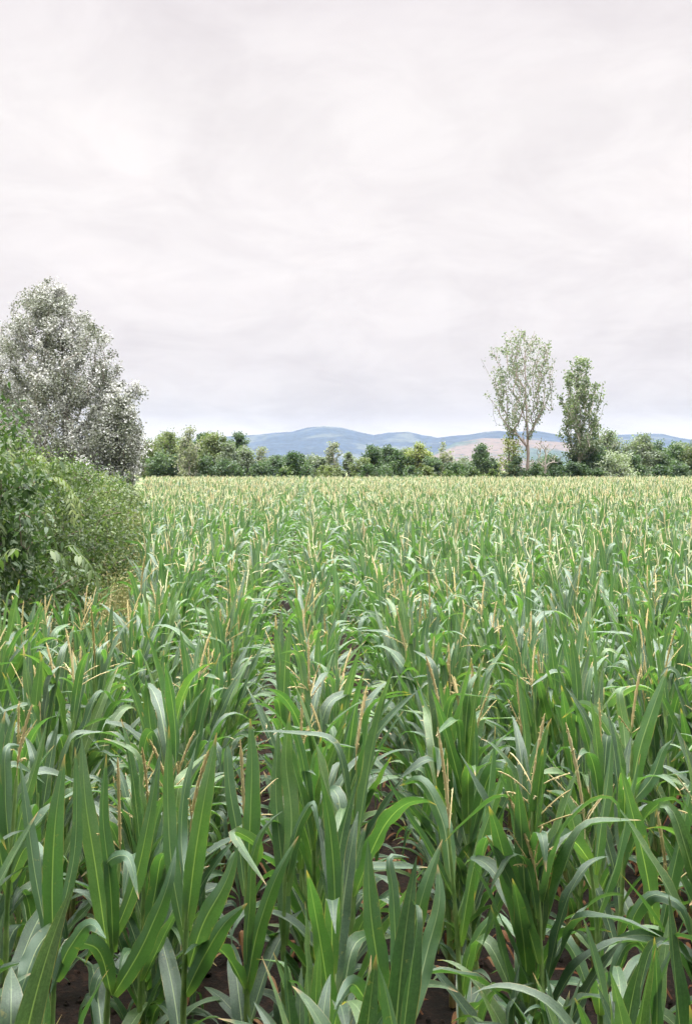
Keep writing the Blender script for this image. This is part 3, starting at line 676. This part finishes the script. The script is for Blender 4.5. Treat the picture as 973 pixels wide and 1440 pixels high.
def arc_leaf(mb, z0, az, L, th0, bend, kink, kpos, W, rg, segs=14, nv=5, r0=0.012, r=0.5, m=0, x0=(0, 0), twist=None, p=1.5):
    u = np.linspace(0, 1, segs + 1); th = th0 + bend * u ** p
    if kink: th = th + kink / (1 + np.exp(-(u - kpos) * 34))
    th = np.minimum(th, 2.95)
    dirh = np.array([math.cos(az), math.sin(az), 0]); side = np.array([-math.sin(az), math.cos(az), 0])
    um = (u[1:] + u[:-1]) / 2; tm = (th[1:] + th[:-1]) / 2; ds = L / segs
    hh = np.concatenate([[0], np.cumsum(np.sin(tm) * ds)]) + r0; z = np.concatenate([[0], np.cumsum(np.cos(tm) * ds)]) + z0
    sway = rg.normal(0, 0.10) * L * u ** 2
    c = dirh * hh[:, None] + side * sway[:, None] + np.array([0, 0, 1.0]) * z[:, None] + np.array([x0[0], x0[1], 0])
    tw = (rg.normal(0, 0.55) if twist is None else twist) * u ** 1.2
    t = unit(np.gradient(c, axis=0)); nm = np.cross(side, t)
    wv = -side * np.cos(tw)[:, None] + nm * np.sin(tw)[:, None]
    leaf_grid(mb, c, wv, wprofile(u, W), rg.uniform(0.22, 0.5), rg.uniform(0.005, 0.015), rg, nv, r, m)
def tassel_mb(rg, z0, lean, size=0.30, nb=4, lod=0, rad=0.0060, m=0, x0=(0, 0), lean_az=None):
    TC = 0.8 if lod == 0 else 1.0
    mb = MB(); la = rg.uniform(0, 6.28) if lean_az is None else lean_az; hd = np.array([math.cos(la), math.sin(la), 0])
    k = 22 if lod == 0 else 4; u = np.linspace(0, 1, k); o = np.array([x0[0], x0[1], z0])
    c = o + np.array([0, 0, 1.0]) * (u * size)[:, None] + hd * (lean * size * u ** 1.6)[:, None]
    r0 = float(rg.random()) * TC
    if lod == 0:
        rr = np.where(np.arange(k) % 2 == 0, rad * 1.15, rad * 0.85) * np.interp(u, [0, .2, .25, .85, 1], [.35, .35, .9, 1, .3])
        tube(mb, c, rr * rg.uniform(0.85, 1.15, k), 6, np.repeat(np.clip(r0 * .5 + .3 * rg.random(k), 0, 1), 6), m)
        n = 46; q = rg.uniform(0.25, 0.97, n); P_ = np.stack([np.interp(q, u, c[:, j]) for j in range(3)], 1)
        sm = MB(); leaves(sm, P_, 0.012, rg, 0.0, np.clip(r0 * .4 + .4 * rg.random(n), 0, 1), 'quad', 0.2, 0.38, 0.1); mb.merge(sm, m=m)
    else:
        rr = rad * np.array([.5, 1, 1, .4]); tube(mb, c, rr, 3, r0, m)
    for b in range(nb):
        a = rg.uniform(0, 6.28); L = size * rg.uniform(0.35, 0.65); zb = size * rg.uniform(0.08, 0.3); el = rg.uniform(0.15, 1.1); dr = rg.uniform(0.0, 1.0)
        kk = 10 if lod == 0 else 3; u2 = np.linspace(0, 1, kk); hb = np.array([math.cos(a), math.sin(a), 0]); ob = np.array([np.interp(zb / size, u, c[:, j]) for j in range(3)])
        cb = ob + hb * (L * math.sin(el) * u2)[:, None] + np.array([0, 0, 1.0]) * (L * (math.cos(el) * u2 - dr * 0.5 * math.sin(el) * u2 ** 2))[:, None]
        if lod == 0:
            rb = np.where(np.arange(kk) % 2 == 0, rad * .55, rad * .38) * np.interp(u2, [0, .2, .9, 1], [.4, .9, .9, .3])
            tube(mb, cb, rb, 5, np.repeat(np.clip(r0 * .5 + .3 * rg.random(kk), 0, 1), 5), m)
            n = 14; q = rg.uniform(0.15, 1, n); P_ = np.stack([np.interp(q, u2, cb[:, j]) for j in range(3)], 1)
            sm = MB(); leaves(sm, P_, 0.010, rg, 0.0, np.clip(r0 * .4 + .4 * rg.random(n), 0, 1), 'quad', 0.3, 0.4, 0.2); mb.merge(sm, m=m)
        else: tube(mb, cb, rad * np.array([.5, .7, .3]), 3, r0, m)
    return mb
def stalk_mb(rg, Hs, r=0.0125, nodes=10, sides=8, path=None, m=0):
    mb = MB(); zs, rs = [], []
    for i in range(nodes):
        a = i / nodes; rr = r * (1.15 - 0.72 * a)
        zs += [a, a + 0.012, a + 0.03, a + 0.85 / nodes]; rs += [rr * 1.22, rr * 1.18, rr, rr * 1.02]
    zs.append(1.0); rs.append(r * 0.35); zs = np.array(zs); rs = np.array(rs)
    if path is None:
        b = rg.normal(0, 0.012, 2); pts = np.stack([b[0] * zs ** 2, b[1] * zs ** 2, zs * Hs], 1)
    else: pts = np.stack([np.interp(zs, np.linspace(0, 1, len(path)), [p[j] for p in path]) for j in range(3)], 1)
    tube(mb, pts, rs, sides, 0.5, m); return mb
def leaf_params(rg, H, N_):
    """height, azimuth, length, start angle, bend, kink, kink position, width for each leaf, lowest first"""
    Hs = H - 0.24; a0 = rg.uniform(0, 6.283); out = []
    erect = rg.uniform(0.0, 1.0)
    for i in range(N_):
        f = i / (N_ - 1)
        z = Hs * (0.05 + 0.85 * f ** 0.85); az = a0 + math.pi * i + rg.normal(0, 0.35)
        L = np.interp(f, [0, .3, .6, .85, 1], [.40, .58, .64, .58, .44]) * rg.uniform(.88, 1.12) * (H / 1.6)
        th = np.interp(f, [0, .3, .6, .85, 1], [.70, .52, .36, .22, .12]) * rg.uniform(.6, 1.3)
        up = rg.random() < (0.28 + 0.72 * f) * (0.62 + 0.38 * erect)
        bend = rg.uniform(0.0, 0.35) if up else rg.uniform(1.2, 2.5) * np.interp(f, [0, .5, 1], [1.05, 1.0, .85])
        kink = rg.uniform(.9, 2.4) if rg.random() < (0.35 if up else 0.35) else 0; kp = rg.uniform(.45, .88)
        pw = rg.uniform(1.4, 3.4)
        W = np.interp(f, [0, .3, .7, 1], [.064, .086, .090, .066]) * rg.uniform(.85, 1.12)
        out.append((z, az, L, th, bend, kink, kp, W * .78, pw))
    return Hs, out
def make_variant(seed, H, tassel, N_=13):
    rg = np.random.default_rng(seed); Hs, lp = leaf_params(rg, H, N_)
    ls = []
    for (z, az, L, th, bend, kink, kp, W, pw) in lp:
        mb = MB(); arc_leaf(mb, z, az, L, th, bend, kink, kp, W, rg, segs=18, r=float(rg.random()), p=pw); ls.append(mb)
    ts = tassel_mb(rg, Hs - 0.03, rg.uniform(0, 0.35), rg.uniform(.26, .36), int(rg.integers(0, 7))) if tassel else None
    return dict(H=H, stalk=stalk_mb(rg, Hs), leaves=ls, tassel=ts)
def lod_variant(seed, H, tassel, N_, segs, nv, drop=0, tr=0.010, nb=4, wid=1.0, stalk=True):
    rg = np.random.default_rng(seed); Hs, lp = leaf_params(rg, H, N_); mb = MB()
    for (z, az, L, th, bend, kink, kp, W, pw) in lp[drop:]:
        arc_leaf(mb, z, az, L, th, bend, kink, kp, W * wid, rg, segs, nv, r=float(rg.random()), m=0, p=pw)
    if stalk: tube(mb, np.array([[0, 0, 0], [0, 0, Hs * .5], [0, 0, Hs]]), np.array([.013, .011, .005]), 4, .5, 1)
    if tassel: mb.merge(tassel_mb(rg, Hs - 0.03, rg.uniform(0, .3), rg.uniform(.28, .38), nb, 1, tr, 2), m=2)
    return mb.arrays()

VAR = [make_variant(900 + i, [1.5, 1.62, 1.7, 1.55][i % 4], i % 5 in (0, 1, 3), 13 + i % 3) for i in range(20)]
VM = []
for i, v in enumerate(VAR):
    fol = MB()
    for l in v['leaves']: fol.merge(l)
    VM.append(dict(stalk=v['stalk'].mesh('stalk', M_STALK), leaves=[l.mesh('leaf', M_LEAF) for l in v['leaves']], foliage=fol.mesh('foliage', M_LEAF),
                   tassel=v['tassel'].mesh('tassel', M_TASSEL) if v['tassel'] else None))

# ---- the front plants, modelled one by one on the photograph
# every leaf: points along its midrib as (px, py, depth offset in m), width in m, turn about the midrib in rad
def hero(label, stem, y, specs, tassel=None, seed=0, extra=4, grp='front corn plants'):
    """stem: two or more (px, py) points from low to high in the plane y"""
    rg = np.random.default_rng(seed); y = y * 1.16
    top = at(*stem[-1], y); low = at(*stem[0], y); dirn = (top - low)
    b = low - dirn * (low[2] / max(dirn[2], 0.05)) if dirn[2] > 0.05 else low
    base = np.array([low[0] + (b[0] - low[0]) * 0.35, y, 0.0])
    root = tag(empty('corn_plant', tuple(base)), label, 'corn plant', grp)
    path = [np.zeros(3)]
    for s in stem: path.append(at(*s, y) - base)
    zs = np.linspace(0, 1, 9); zz_ = [p[2] for p in path]
    pth = np.array([[np.interp(z * zz_[-1], zz_, [p[0] for p in path]), 0, z * zz_[-1]] for z in zs])
    stalk_mb(rg, zz_[-1], 0.0135, 9, 10, pth).build('stalk', M_STALK, root)
    for (pts, W, tw) in specs:
        W = W * 0.93
        q = np.array([at(p[0], p[1], y + p[2]) - base for p in pts])
        # smooth curve through the given points
        tt = np.concatenate([[0], np.cumsum(np.linalg.norm(np.diff(q, axis=0), axis=1))]); tt /= tt[-1]
        u = np.linspace(0, 1, 19); m_ = np.gradient(q, tt, axis=0, edge_order=1)
        c = []
        for s in u:
            i = min(len(tt) - 2, max(0, np.searchsorted(tt, s) - 1)); h = tt[i + 1] - tt[i]; x = (s - tt[i]) / h
            c.append((2 * x ** 3 - 3 * x ** 2 + 1) * q[i] + (x ** 3 - 2 * x ** 2 + x) * h * m_[i] + (-2 * x ** 3 + 3 * x ** 2) * q[i + 1] + (x ** 3 - x ** 2) * h * m_[i + 1])
        c = np.array(c); t = unit(np.gradient(c, axis=0)); view = unit(c + base - np.array([0, 0, CAM_H]))
        w0 = unit(np.cross(t, view)); nm = np.cross(w0, t); tw_ = tw + rg.normal(0, .15) * u
        wv = w0 * np.cos(tw_)[:, None] + nm * np.sin(tw_)[:, None]
        mb = MB(); leaf_grid(mb, c, wv, wprofile(u, W), rg.uniform(.3, .5), rg.uniform(.006, .012), rg, 7, float(rg.uniform(.15, .85)))
        mb.build('leaf', M_LEAF, root)
    zt = path[1][2]
    for i in range(extra):
        mb = MB(); f = i / max(1, extra)
        arc_leaf(mb, zt * (0.25 + 0.65 * f), rg.uniform(0, 6.28), .62 * rg.uniform(.8, 1.1), rg.uniform(.4, .8), rg.uniform(.9, 1.9), 0, .6, .078, rg, r=float(rg.random()), x0=(np.interp(zt * (0.25 + 0.65 * f), zz_, [p[0] for p in path]), 0))
        mb.build('leaf', M_LEAF, root)
    if tassel:
        (x0_, y0_), (x1_, y1_), nb = tassel; a = at(x0_, y0_, y) - base; bb = at(x1_, y1_, y) - base
        size = bb[2] - a[2]; ln = abs(bb[0] - a[0]) / size
        tassel_mb(rg, a[2], ln, size, nb, 0, 0.0068, 0, (a[0], a[1]), 0.0 if bb[0] > a[0] else math.pi).build('tassel', M_TASSEL, root)
    return root
H_ = []
def hp(*a, **k): H_.append(hero(*a, **k))
hp('corn plant with a brown tipped leaf left of its twin tasselled stalk', [(648, 1405), (641, 1290), (630, 1165)], 3.75, [
    ([(640, 1300, 0), (675, 1180, -.05), (690, 1085, -.1), (696, 1020, -.1)], .075, .9),
    ([(637, 1260, 0), (595, 1180, .05), (560, 1125, .1), (543, 1090, .12)], .05, .8),
    ([(646, 1330, 0), (668, 1210, -.12), (700, 1110, -.2), (716, 1060, -.25)], .07, .6),
    ([(560, 1400, -.1), (578, 1320, -.15), (600, 1240, -.15), (622, 1180, -.1)], .085, .2),
    ([(634, 1240, 0), (620, 1150, .1), (590, 1098, .2), (562, 1105, .3)], .085, .3),
    ([(648, 1400, 0), (665, 1330, -.1), (700, 1290, -.2), (742, 1335, -.35)], .07, .5)],
   tassel=((632, 1185), (615, 1022), 2), seed=1)
hp('corn plant with a leaning orange tassel and a broad leaf arching left', [(842, 1370), (838, 1280), (824, 1180)], 3.5, [
    ([(836, 1230, 0), (845, 1160, -.05), (855, 1090, -.06), (860, 1030, -.06)], .062, .75),
    ([(832, 1215, 0), (800, 1180, -.1), (750, 1205, -.25), (712, 1250, -.35), (678, 1330, -.4)], .09, .5),
    ([(840, 1290, 0), (870, 1200, -.08), (890, 1100, -.1), (900, 1060, -.12)], .06, .9),
    ([(836, 1250, 0), (812, 1180, .05), (790, 1120, .1), (768, 1112, .18)], .085, .4),
    ([(842, 1360, 0), (880, 1320, .05), (925, 1310, .1), (975, 1350, .1)], .08, .6),
    ([(830, 1400, 0), (800, 1330, .1), (770, 1300, .2), (735, 1330, .25)], .07, .5)],
   tassel=((822, 1180), (795, 1016), 3), seed=2)
hp('corn plant at the right edge with a pale upright tassel and hooped leaf', [(925, 1380), (928, 1330), (936, 1262)], 3.45, [
    ([(920, 1300, 0), (905, 1210, -.1), (885, 1130, -.15), (872, 1075, -.2)], .085, .4),
    ([(925, 1330, 0), (945, 1230, -.05), (965, 1140, -.1), (980, 1060, -.1)], .075, .6),
    ([(915, 1350, -.1), (890, 1290, -.25), (925, 1258, -.35), (958, 1275, -.4), (972, 1325, -.42)], .07, .6),
    ([(925, 1380, 0), (905, 1330, -.1), (880, 1330, -.2), (850, 1400, -.3)], .08, .4)],
   tassel=((938, 1270), (923, 1138), 3), seed=3)
hp('corn plant with two broad upright blades in the bottom middle', [(540, 1440), (540, 1400)], 2.75, [
    ([(548, 1440, 0), (532, 1360, -.05), (520, 1270, -.05), (517, 1180, -.03)], .078, .35),
    ([(555, 1440, 0), (556, 1340, .02), (552, 1250, .05), (548, 1205, .08), (575, 1206, .14)], .055, .35),
    ([(575, 1440, 0), (600, 1340, .1), (618, 1260, .15), (615, 1215, .2)], .07, .3),
    ([(530, 1440, 0), (510, 1400, -.1), (492, 1385, -.2), (470, 1420, -.3)], .07, .4)], seed=4, extra=2)
hp('corn plant with a wide dark blade at the lower left', [(75, 1400), (82, 1310)], 2.95, [
    ([(76, 1350, 0), (74, 1240, -.03), (80, 1140, -.05), (92, 1060, -.02)], .085, .1),
    ([(80, 1300, 0), (55, 1330, -.1), (35, 1380, -.2), (15, 1440, -.25)], .075, .4),
    ([(84, 1300, 0), (105, 1200, .05), (108, 1110, .08), (106, 1050, .1)], .05, .3),
    ([(78, 1380, 0), (100, 1330, -.12), (130, 1300, -.22), (150, 1320, -.3)], .075, .4),
    ([(78, 1370, 0), (50, 1230, .15), (35, 1120, .25), (28, 1070, .3)], .06, .6)], seed=5)
hp('corn plant with a slim brown tassel between two upright blades', [(150, 1420), (160, 1310), (168, 1215)], 3.15, [
    ([(152, 1340, 0), (135, 1220, -.05), (120, 1120, -.06), (115, 1035, -.03)], .085, .15),
    ([(160, 1340, 0), (155, 1240, -.1), (145, 1140, -.1), (150, 1060, -.1)], .065, .35),
    ([(160, 1320, 0), (190, 1240, -.05), (208, 1160, -.1), (222, 1080, -.1)], .07, .35),
    ([(160, 1400, 0), (210, 1310, -.2), (240, 1230, -.25), (248, 1190, -.2)], .085, .3),
    ([(165, 1250, 0), (150, 1215, -.1), (180, 1205, -.2), (196, 1265, -.3)], .055, .5),
    ([(158, 1400, 0), (130, 1330, -.15), (100, 1330, -.25), (70, 1400, -.35)], .08, .4)],
   tassel=((170, 1225), (166, 1065), 1), seed=6)
hp('corn plant with a long light ribbed blade leaning right, cream tassel beside it', [(258, 1420), (262, 1300), (272, 1180)], 3.1, [
    ([(262, 1310, 0), (275, 1200, -.05), (290, 1110, -.08), (305, 1030, -.05)], .085, .15),
    ([(262, 1330, 0), (243, 1230, .05), (236, 1110, .1), (238, 1020, .1)], .07, .25),
    ([(266, 1360, 0), (290, 1290, -.15), (320, 1235, -.2), (335, 1190, -.2)], .09, .3),
    ([(262, 1250, 0), (255, 1180, .15), (262, 1100, .2), (275, 1050, .25)], .055, .6),
    ([(260, 1400, 0), (290, 1340, -.1), (315, 1300, -.15), (348, 1270, -.2)], .085, .3)],
   tassel=((268, 1170), (294, 1055), 1), seed=7)
hp('corn plant with a pale upright tassel in the left middle and drooping side tassel', [(346, 1300), (348, 1220), (342, 1150)], 3.3, [
    ([(348, 1240, 0), (352, 1150, -.05), (354, 1080, -.05), (352, 1010, -.03)], .085, .5),
    ([(345, 1260, 0), (335, 1180, .05), (322, 1100, .1), (318, 1050, .14), (312, 1075, .2)], .06, .3),
    ([(350, 1230, 0), (362, 1190, -.1), (330, 1170, -.2), (375, 1245, -.35)], .05, .5),
    ([(345, 1400, 0), (365, 1300, -.1), (395, 1220, -.15), (420, 1175, -.15)], .075, .35),
    ([(346, 1380, 0), (350, 1290, -.1), (385, 1150, -.2), (398, 1140, -.2)], .05, .6)],
   tassel=((344, 1175), (338, 1040), 4), seed=8)
hp('corn plant with a long dark blade bent like a hook, left of the bottom middle', [(400, 1440), (398, 1330), (402, 1200)], 3.35, [
    ([(400, 1330, 0), (398, 1240, .05), (388, 1110, .1), (392, 1020, .12)], .07, .25),
    ([(402, 1260, 0), (410, 1150, .05), (402, 1060, .1), (408, 1000, .1)], .075, .3),
    ([(402, 1240, 0), (425, 1150, -.05), (440, 1130, -.1), (450, 1180, -.15)], .05, .4),
    ([(400, 1440, 0), (430, 1385, -.1), (438, 1372, -.2), (441, 1440, -.3)], .06, .3)], seed=9)
hp('corn plant with a cream tassel curving right, near the right edge', [(905, 1180), (888, 1110), (886, 1020)], 4.3, [
    ([(885, 1130, 0), (900, 1050, -.03), (920, 990, -.05), (938, 940, -.05)], .09, .25),
    ([(887, 1130, 0), (918, 1090, -.05), (935, 1050, -.08), (945, 1040, -.1)], .075, .4),
    ([(884, 1100, 0), (876, 1020, .1), (872, 970, .14), (885, 965, .2)], .07, .4),
    ([(886, 1120, 0), (862, 1040, .1), (820, 990, .2), (790, 1010, .3)], .07, .5)],
   tassel=((886, 1050), (901, 935), 2), seed=10)
hp('corn plant with a rolled pointed blade and side tassel, right of the middle', [(733, 1260), (735, 1140), (737, 1060)], 4.0, [
    ([(735, 1100, 0), (738, 1040, -.03), (733, 990, -.04), (727, 945, -.04)], .055, .7),
    ([(735, 1170, 0), (745, 1090, -.05), (760, 1040, -.08), (775, 1010, -.1)], .075, .4),
    ([(733, 1200, 0), (722, 1120, -.05), (712, 1080, -.08), (708, 1075, -.1)], .085, .25),
    ([(735, 1110, 0), (700, 1080, .1), (675, 1130, .2), (660, 1190, .25)], .08, .4)],
   tassel=((733, 1050), (727, 955), 1), seed=11)
hp('corn plant at the left edge with an orange tassel before arching leaves', [(10, 1270), (18, 1180), (24, 1090)], 3.4, [
    ([(12, 1260, 0), (-6, 1160, 0), (-10, 1080, 0), (8, 1000, .05)], .09, .4),
    ([(14, 1200, 0), (8, 1110, .05), (12, 1050, .1), (35, 1050, .2)], .06, .4),
    ([(16, 1220, 0), (30, 1150, -.05), (55, 1060, -.1), (68, 1010, -.1)], .05, .7),
    ([(14, 1240, 0), (40, 1190, -.1), (55, 1200, -.2), (50, 1260, -.25)], .07, .3)],
   tassel=((24, 1095), (46, 990), 1), seed=12)
hero_xy = np.array([tuple(o.location)[:2] for o in H_])

# ---- the rest of the field on its rows
ROW, PLANT, TH = 0.75, 0.15, math.atan((435 - 486.5) / F)
rdir = np.array([math.sin(TH), math.cos(TH)]); rper = np.array([math.cos(TH), -math.sin(TH)])
rg = np.random.default_rng(4242)
L = 0.06 + ROW * np.arange(-60, 80); pts = []
for l in L:
    s = np.concatenate([np.arange(-2.5, 9, PLANT * .76), np.arange(9, 135, PLANT)]) + rg.uniform(0, PLANT)
    s = s + rg.normal(0, 0.03, len(s)); lat = l + rg.normal(0, 0.05, len(s))
    p = rper[None] * lat[:, None] + rdir[None] * s[:, None]
    pts.append(p)
pts = np.concatenate(pts)
x, y = pts[:, 0], pts[:, 1]
front = 3.1 + 0.25 * np.sin(x * 2.3)
nearer = (y <= front) & (y > -2.2)
ok = ((y > front) | nearer) & (y < FAR_Y) & (x > field_edge(y) + rg.normal(0.12, 0.12, len(x))) & (np.abs(x) < 0.3475 * np.abs(y) * 1.2 + 2.2) & (rg.random(len(x)) > 0.04)
pts = pts[ok]
dh = np.min(np.linalg.norm(pts[:, None] - hero_xy[None], axis=2), axis=1) if len(pts) < 200000 else np.full(len(pts), 9)
hx = hero_xy[:, 0] / hero_xy[:, 1]
dlat = np.abs(pts[:, None, 0] / np.maximum(pts[:, None, 1], .1) - hx[None]) * hero_xy[None, :, 1]; ddep = hero_xy[None, :, 1] - pts[:, None, 1]
block = ((dlat < 0.15) & (ddep > 0) & (ddep < 0.9)).any(1)
pts = pts[(dh > 0.22) & ~block]
x, y = pts[:, 0], pts[:, 1]
inview = (np.abs(x) < 0.3475 * y + 0.12) & (y > 3.1 + 0.25 * np.sin(x * 2.3))
order = np.argsort(np.where(inview, y, 1e9)); n_thing = 300 - len(H_)
things = order[:n_thing]; rest = np.setdiff1d(np.arange(len(pts)), things)
print('plants', len(pts), 'thing range', y[things].max())
scale = rg.normal(1.0, 0.075, len(pts)).clip(.8, 1.17); rot = rg.uniform(0, 6.283, len(pts)); tilt = rg.normal(0, 0.055, (len(pts), 2))
# unseen plants added below the frame to shade the front rows, shrunk to fit
lim = (CAM_H - 0.56 * np.maximum(y, 0.2) + 0.14) / 1.68
below = y <= 3.1 + 0.25 * np.sin(x * 2.3)
scale = np.where(below, np.minimum(scale, lim), scale)
NEAR_SPLIT = 120
def ob(name, me, parent):
    o = bpy.data.objects.new(name, me); COL.objects.link(o); o.parent = parent; return o
for n_, i in enumerate(things):
    v = int(rg.integers(0, len(VM))); vm = VM[v]
    r_ = empty('corn_plant', (x[i], y[i], 0)); r_.rotation_euler = (tilt[i, 0], tilt[i, 1], rot[i])
    s_ = scale[i] * (0.93 if y[i] < 3.3 else 1.0); r_.scale = (s_, s_, s_)
    byhedge = x[i] < field_edge(y[i]) + 0.95 and y[i] > 5.5
    if byhedge: lab, grp = 'corn plant in the outermost rows next to the hedge and dry weeds', 'corn plants beside the hedge'
    elif vm['tassel']: lab, grp = ('corn plant with a tan tassel, close behind the frontmost plants' if n_ < NEAR_SPLIT else 'small looking corn plant with a tan tassel, several rows deep in the field'), 'tasselled corn plants'
    else: lab, grp = ('corn plant without an open tassel, close behind the frontmost plants' if n_ < NEAR_SPLIT else 'small looking corn plant without an open tassel, several rows deep in the field'), 'corn plants without tassels'
    tag(r_, lab, 'corn plant', grp)
    ob('stalk', vm['stalk'], r_)
    if n_ < NEAR_SPLIT:
        for me in vm['leaves']: ob('leaf', me, r_)
    else: ob('foliage', vm['foliage'], r_)
    if vm['tassel']: ob('tassel', vm['tassel'], r_)

FULL = []
for v in VAR[:8]:
    q = MB(); q.merge(v['stalk'], m=1)
    for l in v['leaves']: q.merge(l, m=0)
    if v['tassel']: q.merge(v['tassel'], m=2)
    FULL.append(q.arrays())
FULL_PLAIN = []
for v in VAR:
    if v['tassel']: continue
    q = MB(); q.merge(v['stalk'], m=1)
    for l in v['leaves']: q.merge(l, m=0)
    FULL_PLAIN.append(q.arrays())
MID = [lod_variant(1200 + i, 1.6 + .05 * (i % 3), i % 3 != 0, 13, 8, 3, 1, .0085, 3) for i in range(14)]
FARL = [lod_variant(1300 + i, 1.62 + .05 * (i % 3), i % 4 != 0, 12, 6, 3, 4, .014, 7, 1.0) for i in range(12)]
VFAR = [lod_variant(1400 + i, 1.64 + .05 * (i % 3), i % 8 != 0, 10, 4, 2, 5, .021, 8, 1.15, False) for i in range(12)]
mass = MB()
def place(idx, variants):
    vi = rg.integers(0, len(variants), len(idx))
    for k, (v, f, u, r, m) in enumerate(variants):
        sel = idx[vi == k]
        if not len(sel): continue
        c, s = np.cos(rot[sel]), np.sin(rot[sel]); sc = scale[sel]
        X = (v[None, :, 0] * c[:, None] - v[None, :, 1] * s[:, None]) * sc[:, None] + x[sel][:, None] + tilt[sel, 0][:, None] * v[None, :, 2]
        Y = (v[None, :, 0] * s[:, None] + v[None, :, 1] * c[:, None]) * sc[:, None] + y[sel][:, None] + tilt[sel, 1][:, None] * v[None, :, 2]
        Z = np.broadcast_to(v[None, :, 2] * sc[:, None], X.shape)
        n, q = len(sel), len(v)
        ist = np.zeros(q, bool); ist[f[m == 2].ravel()] = True
        rr = np.mod(r[None] + rg.random(n)[:, None], 1.0); rr = np.where(ist[None], 0.5 + 0.5 * rr, rr)
        mass.add(np.stack([X, Y, Z], -1).reshape(-1, 3), (f[None] + (np.arange(n) * q)[:, None, None]).reshape(-1, 4), np.tile(u, (n, 1)),
                 rr.reshape(-1), np.tile(m, n))
yr = y[rest]
bl = below[rest]
place(rest[bl], FULL_PLAIN); place(rest[(yr < 11.5) & ~bl], FULL); place(rest[(yr >= 11.5) & (yr < 30)], MID)
far = rest[(yr >= 30) & (yr < 62)]; place(far[rg.random(len(far)) < .85], FARL)
vf = rest[yr >= 62]; place(vf[rg.random(len(vf)) < .5], VFAR)
tag(mass.build('corn_field', [M_LEAF, M_STALK, M_TASSEL]), 'mass of corn stretching away to the far trees', 'corn', kind='stuff')
print('mass quads', sum(len(f) for f in mass.Fq))

# dead curled leaves and clods on the soil
def litter():
    rg = np.random.default_rng(9); mb = MB(); n = 1000
    C = np.stack([rg.uniform(-3.2, 4.2, n), rg.uniform(2.6, 10, n), rg.uniform(.01, .05, n)], 1)
    for c in C:
        a = rg.uniform(0, 6.28); L = rg.uniform(.08, .3); u = np.linspace(0, 1, 7); h = np.array([math.cos(a), math.sin(a), 0])
        cc = c + h * (L * u)[:, None] + np.array([0, 0, 1.]) * (rg.uniform(.02, .12) * np.sin(u * math.pi * rg.uniform(.7, 1.6)))[:, None]
        leaf_grid(mb, cc, np.tile([-h[1], h[0], .2], (7, 1)), wprofile(u, .03), .5, .004, rg, 3, float(rg.random()))
    o = mb.build('leaf_litter', ramp_leaf_material('dead_leaf', [(0, (.16, .055, .025)), (1, (.36, .20, .10))], .2, .7, .3, tmul=(1.1, .9, .8)))
    tag(o, 'scattered dead corn leaves on the red earth', 'leaf litter', kind='stuff')
litter()

def clods():
    rg = np.random.default_rng(31); mb = MB()
    for _ in range(1500):
        y_ = 2.2 + 7 * rg.random() ** 1.3; x_ = rg.uniform(-.42, .42) * y_ + rg.normal(0, .3); r_ = rg.uniform(.006, .028)
        u = np.linspace(.15, math.pi - .15, 4); th = np.arange(6) * math.pi / 3 + rg.uniform(0, 1)
        v = np.stack([np.sin(u)[:, None] * np.cos(th), np.sin(u)[:, None] * np.sin(th), np.broadcast_to(np.cos(u)[:, None] * .7, (4, 6))], -1) * r_ * rg.uniform(.7, 1.35, (4, 6, 1))
        mb.add((v + np.array([x_, y_, r_ * .3])).reshape(-1, 3), gridfaces(4, 6, True), None, 0.0)
    tag(mb.build('soil_clods', bpy.data.materials['earth_and_grass'], smooth=False), 'crumbled clods of dark red soil between the rows', 'soil clods', kind='stuff')
clods()
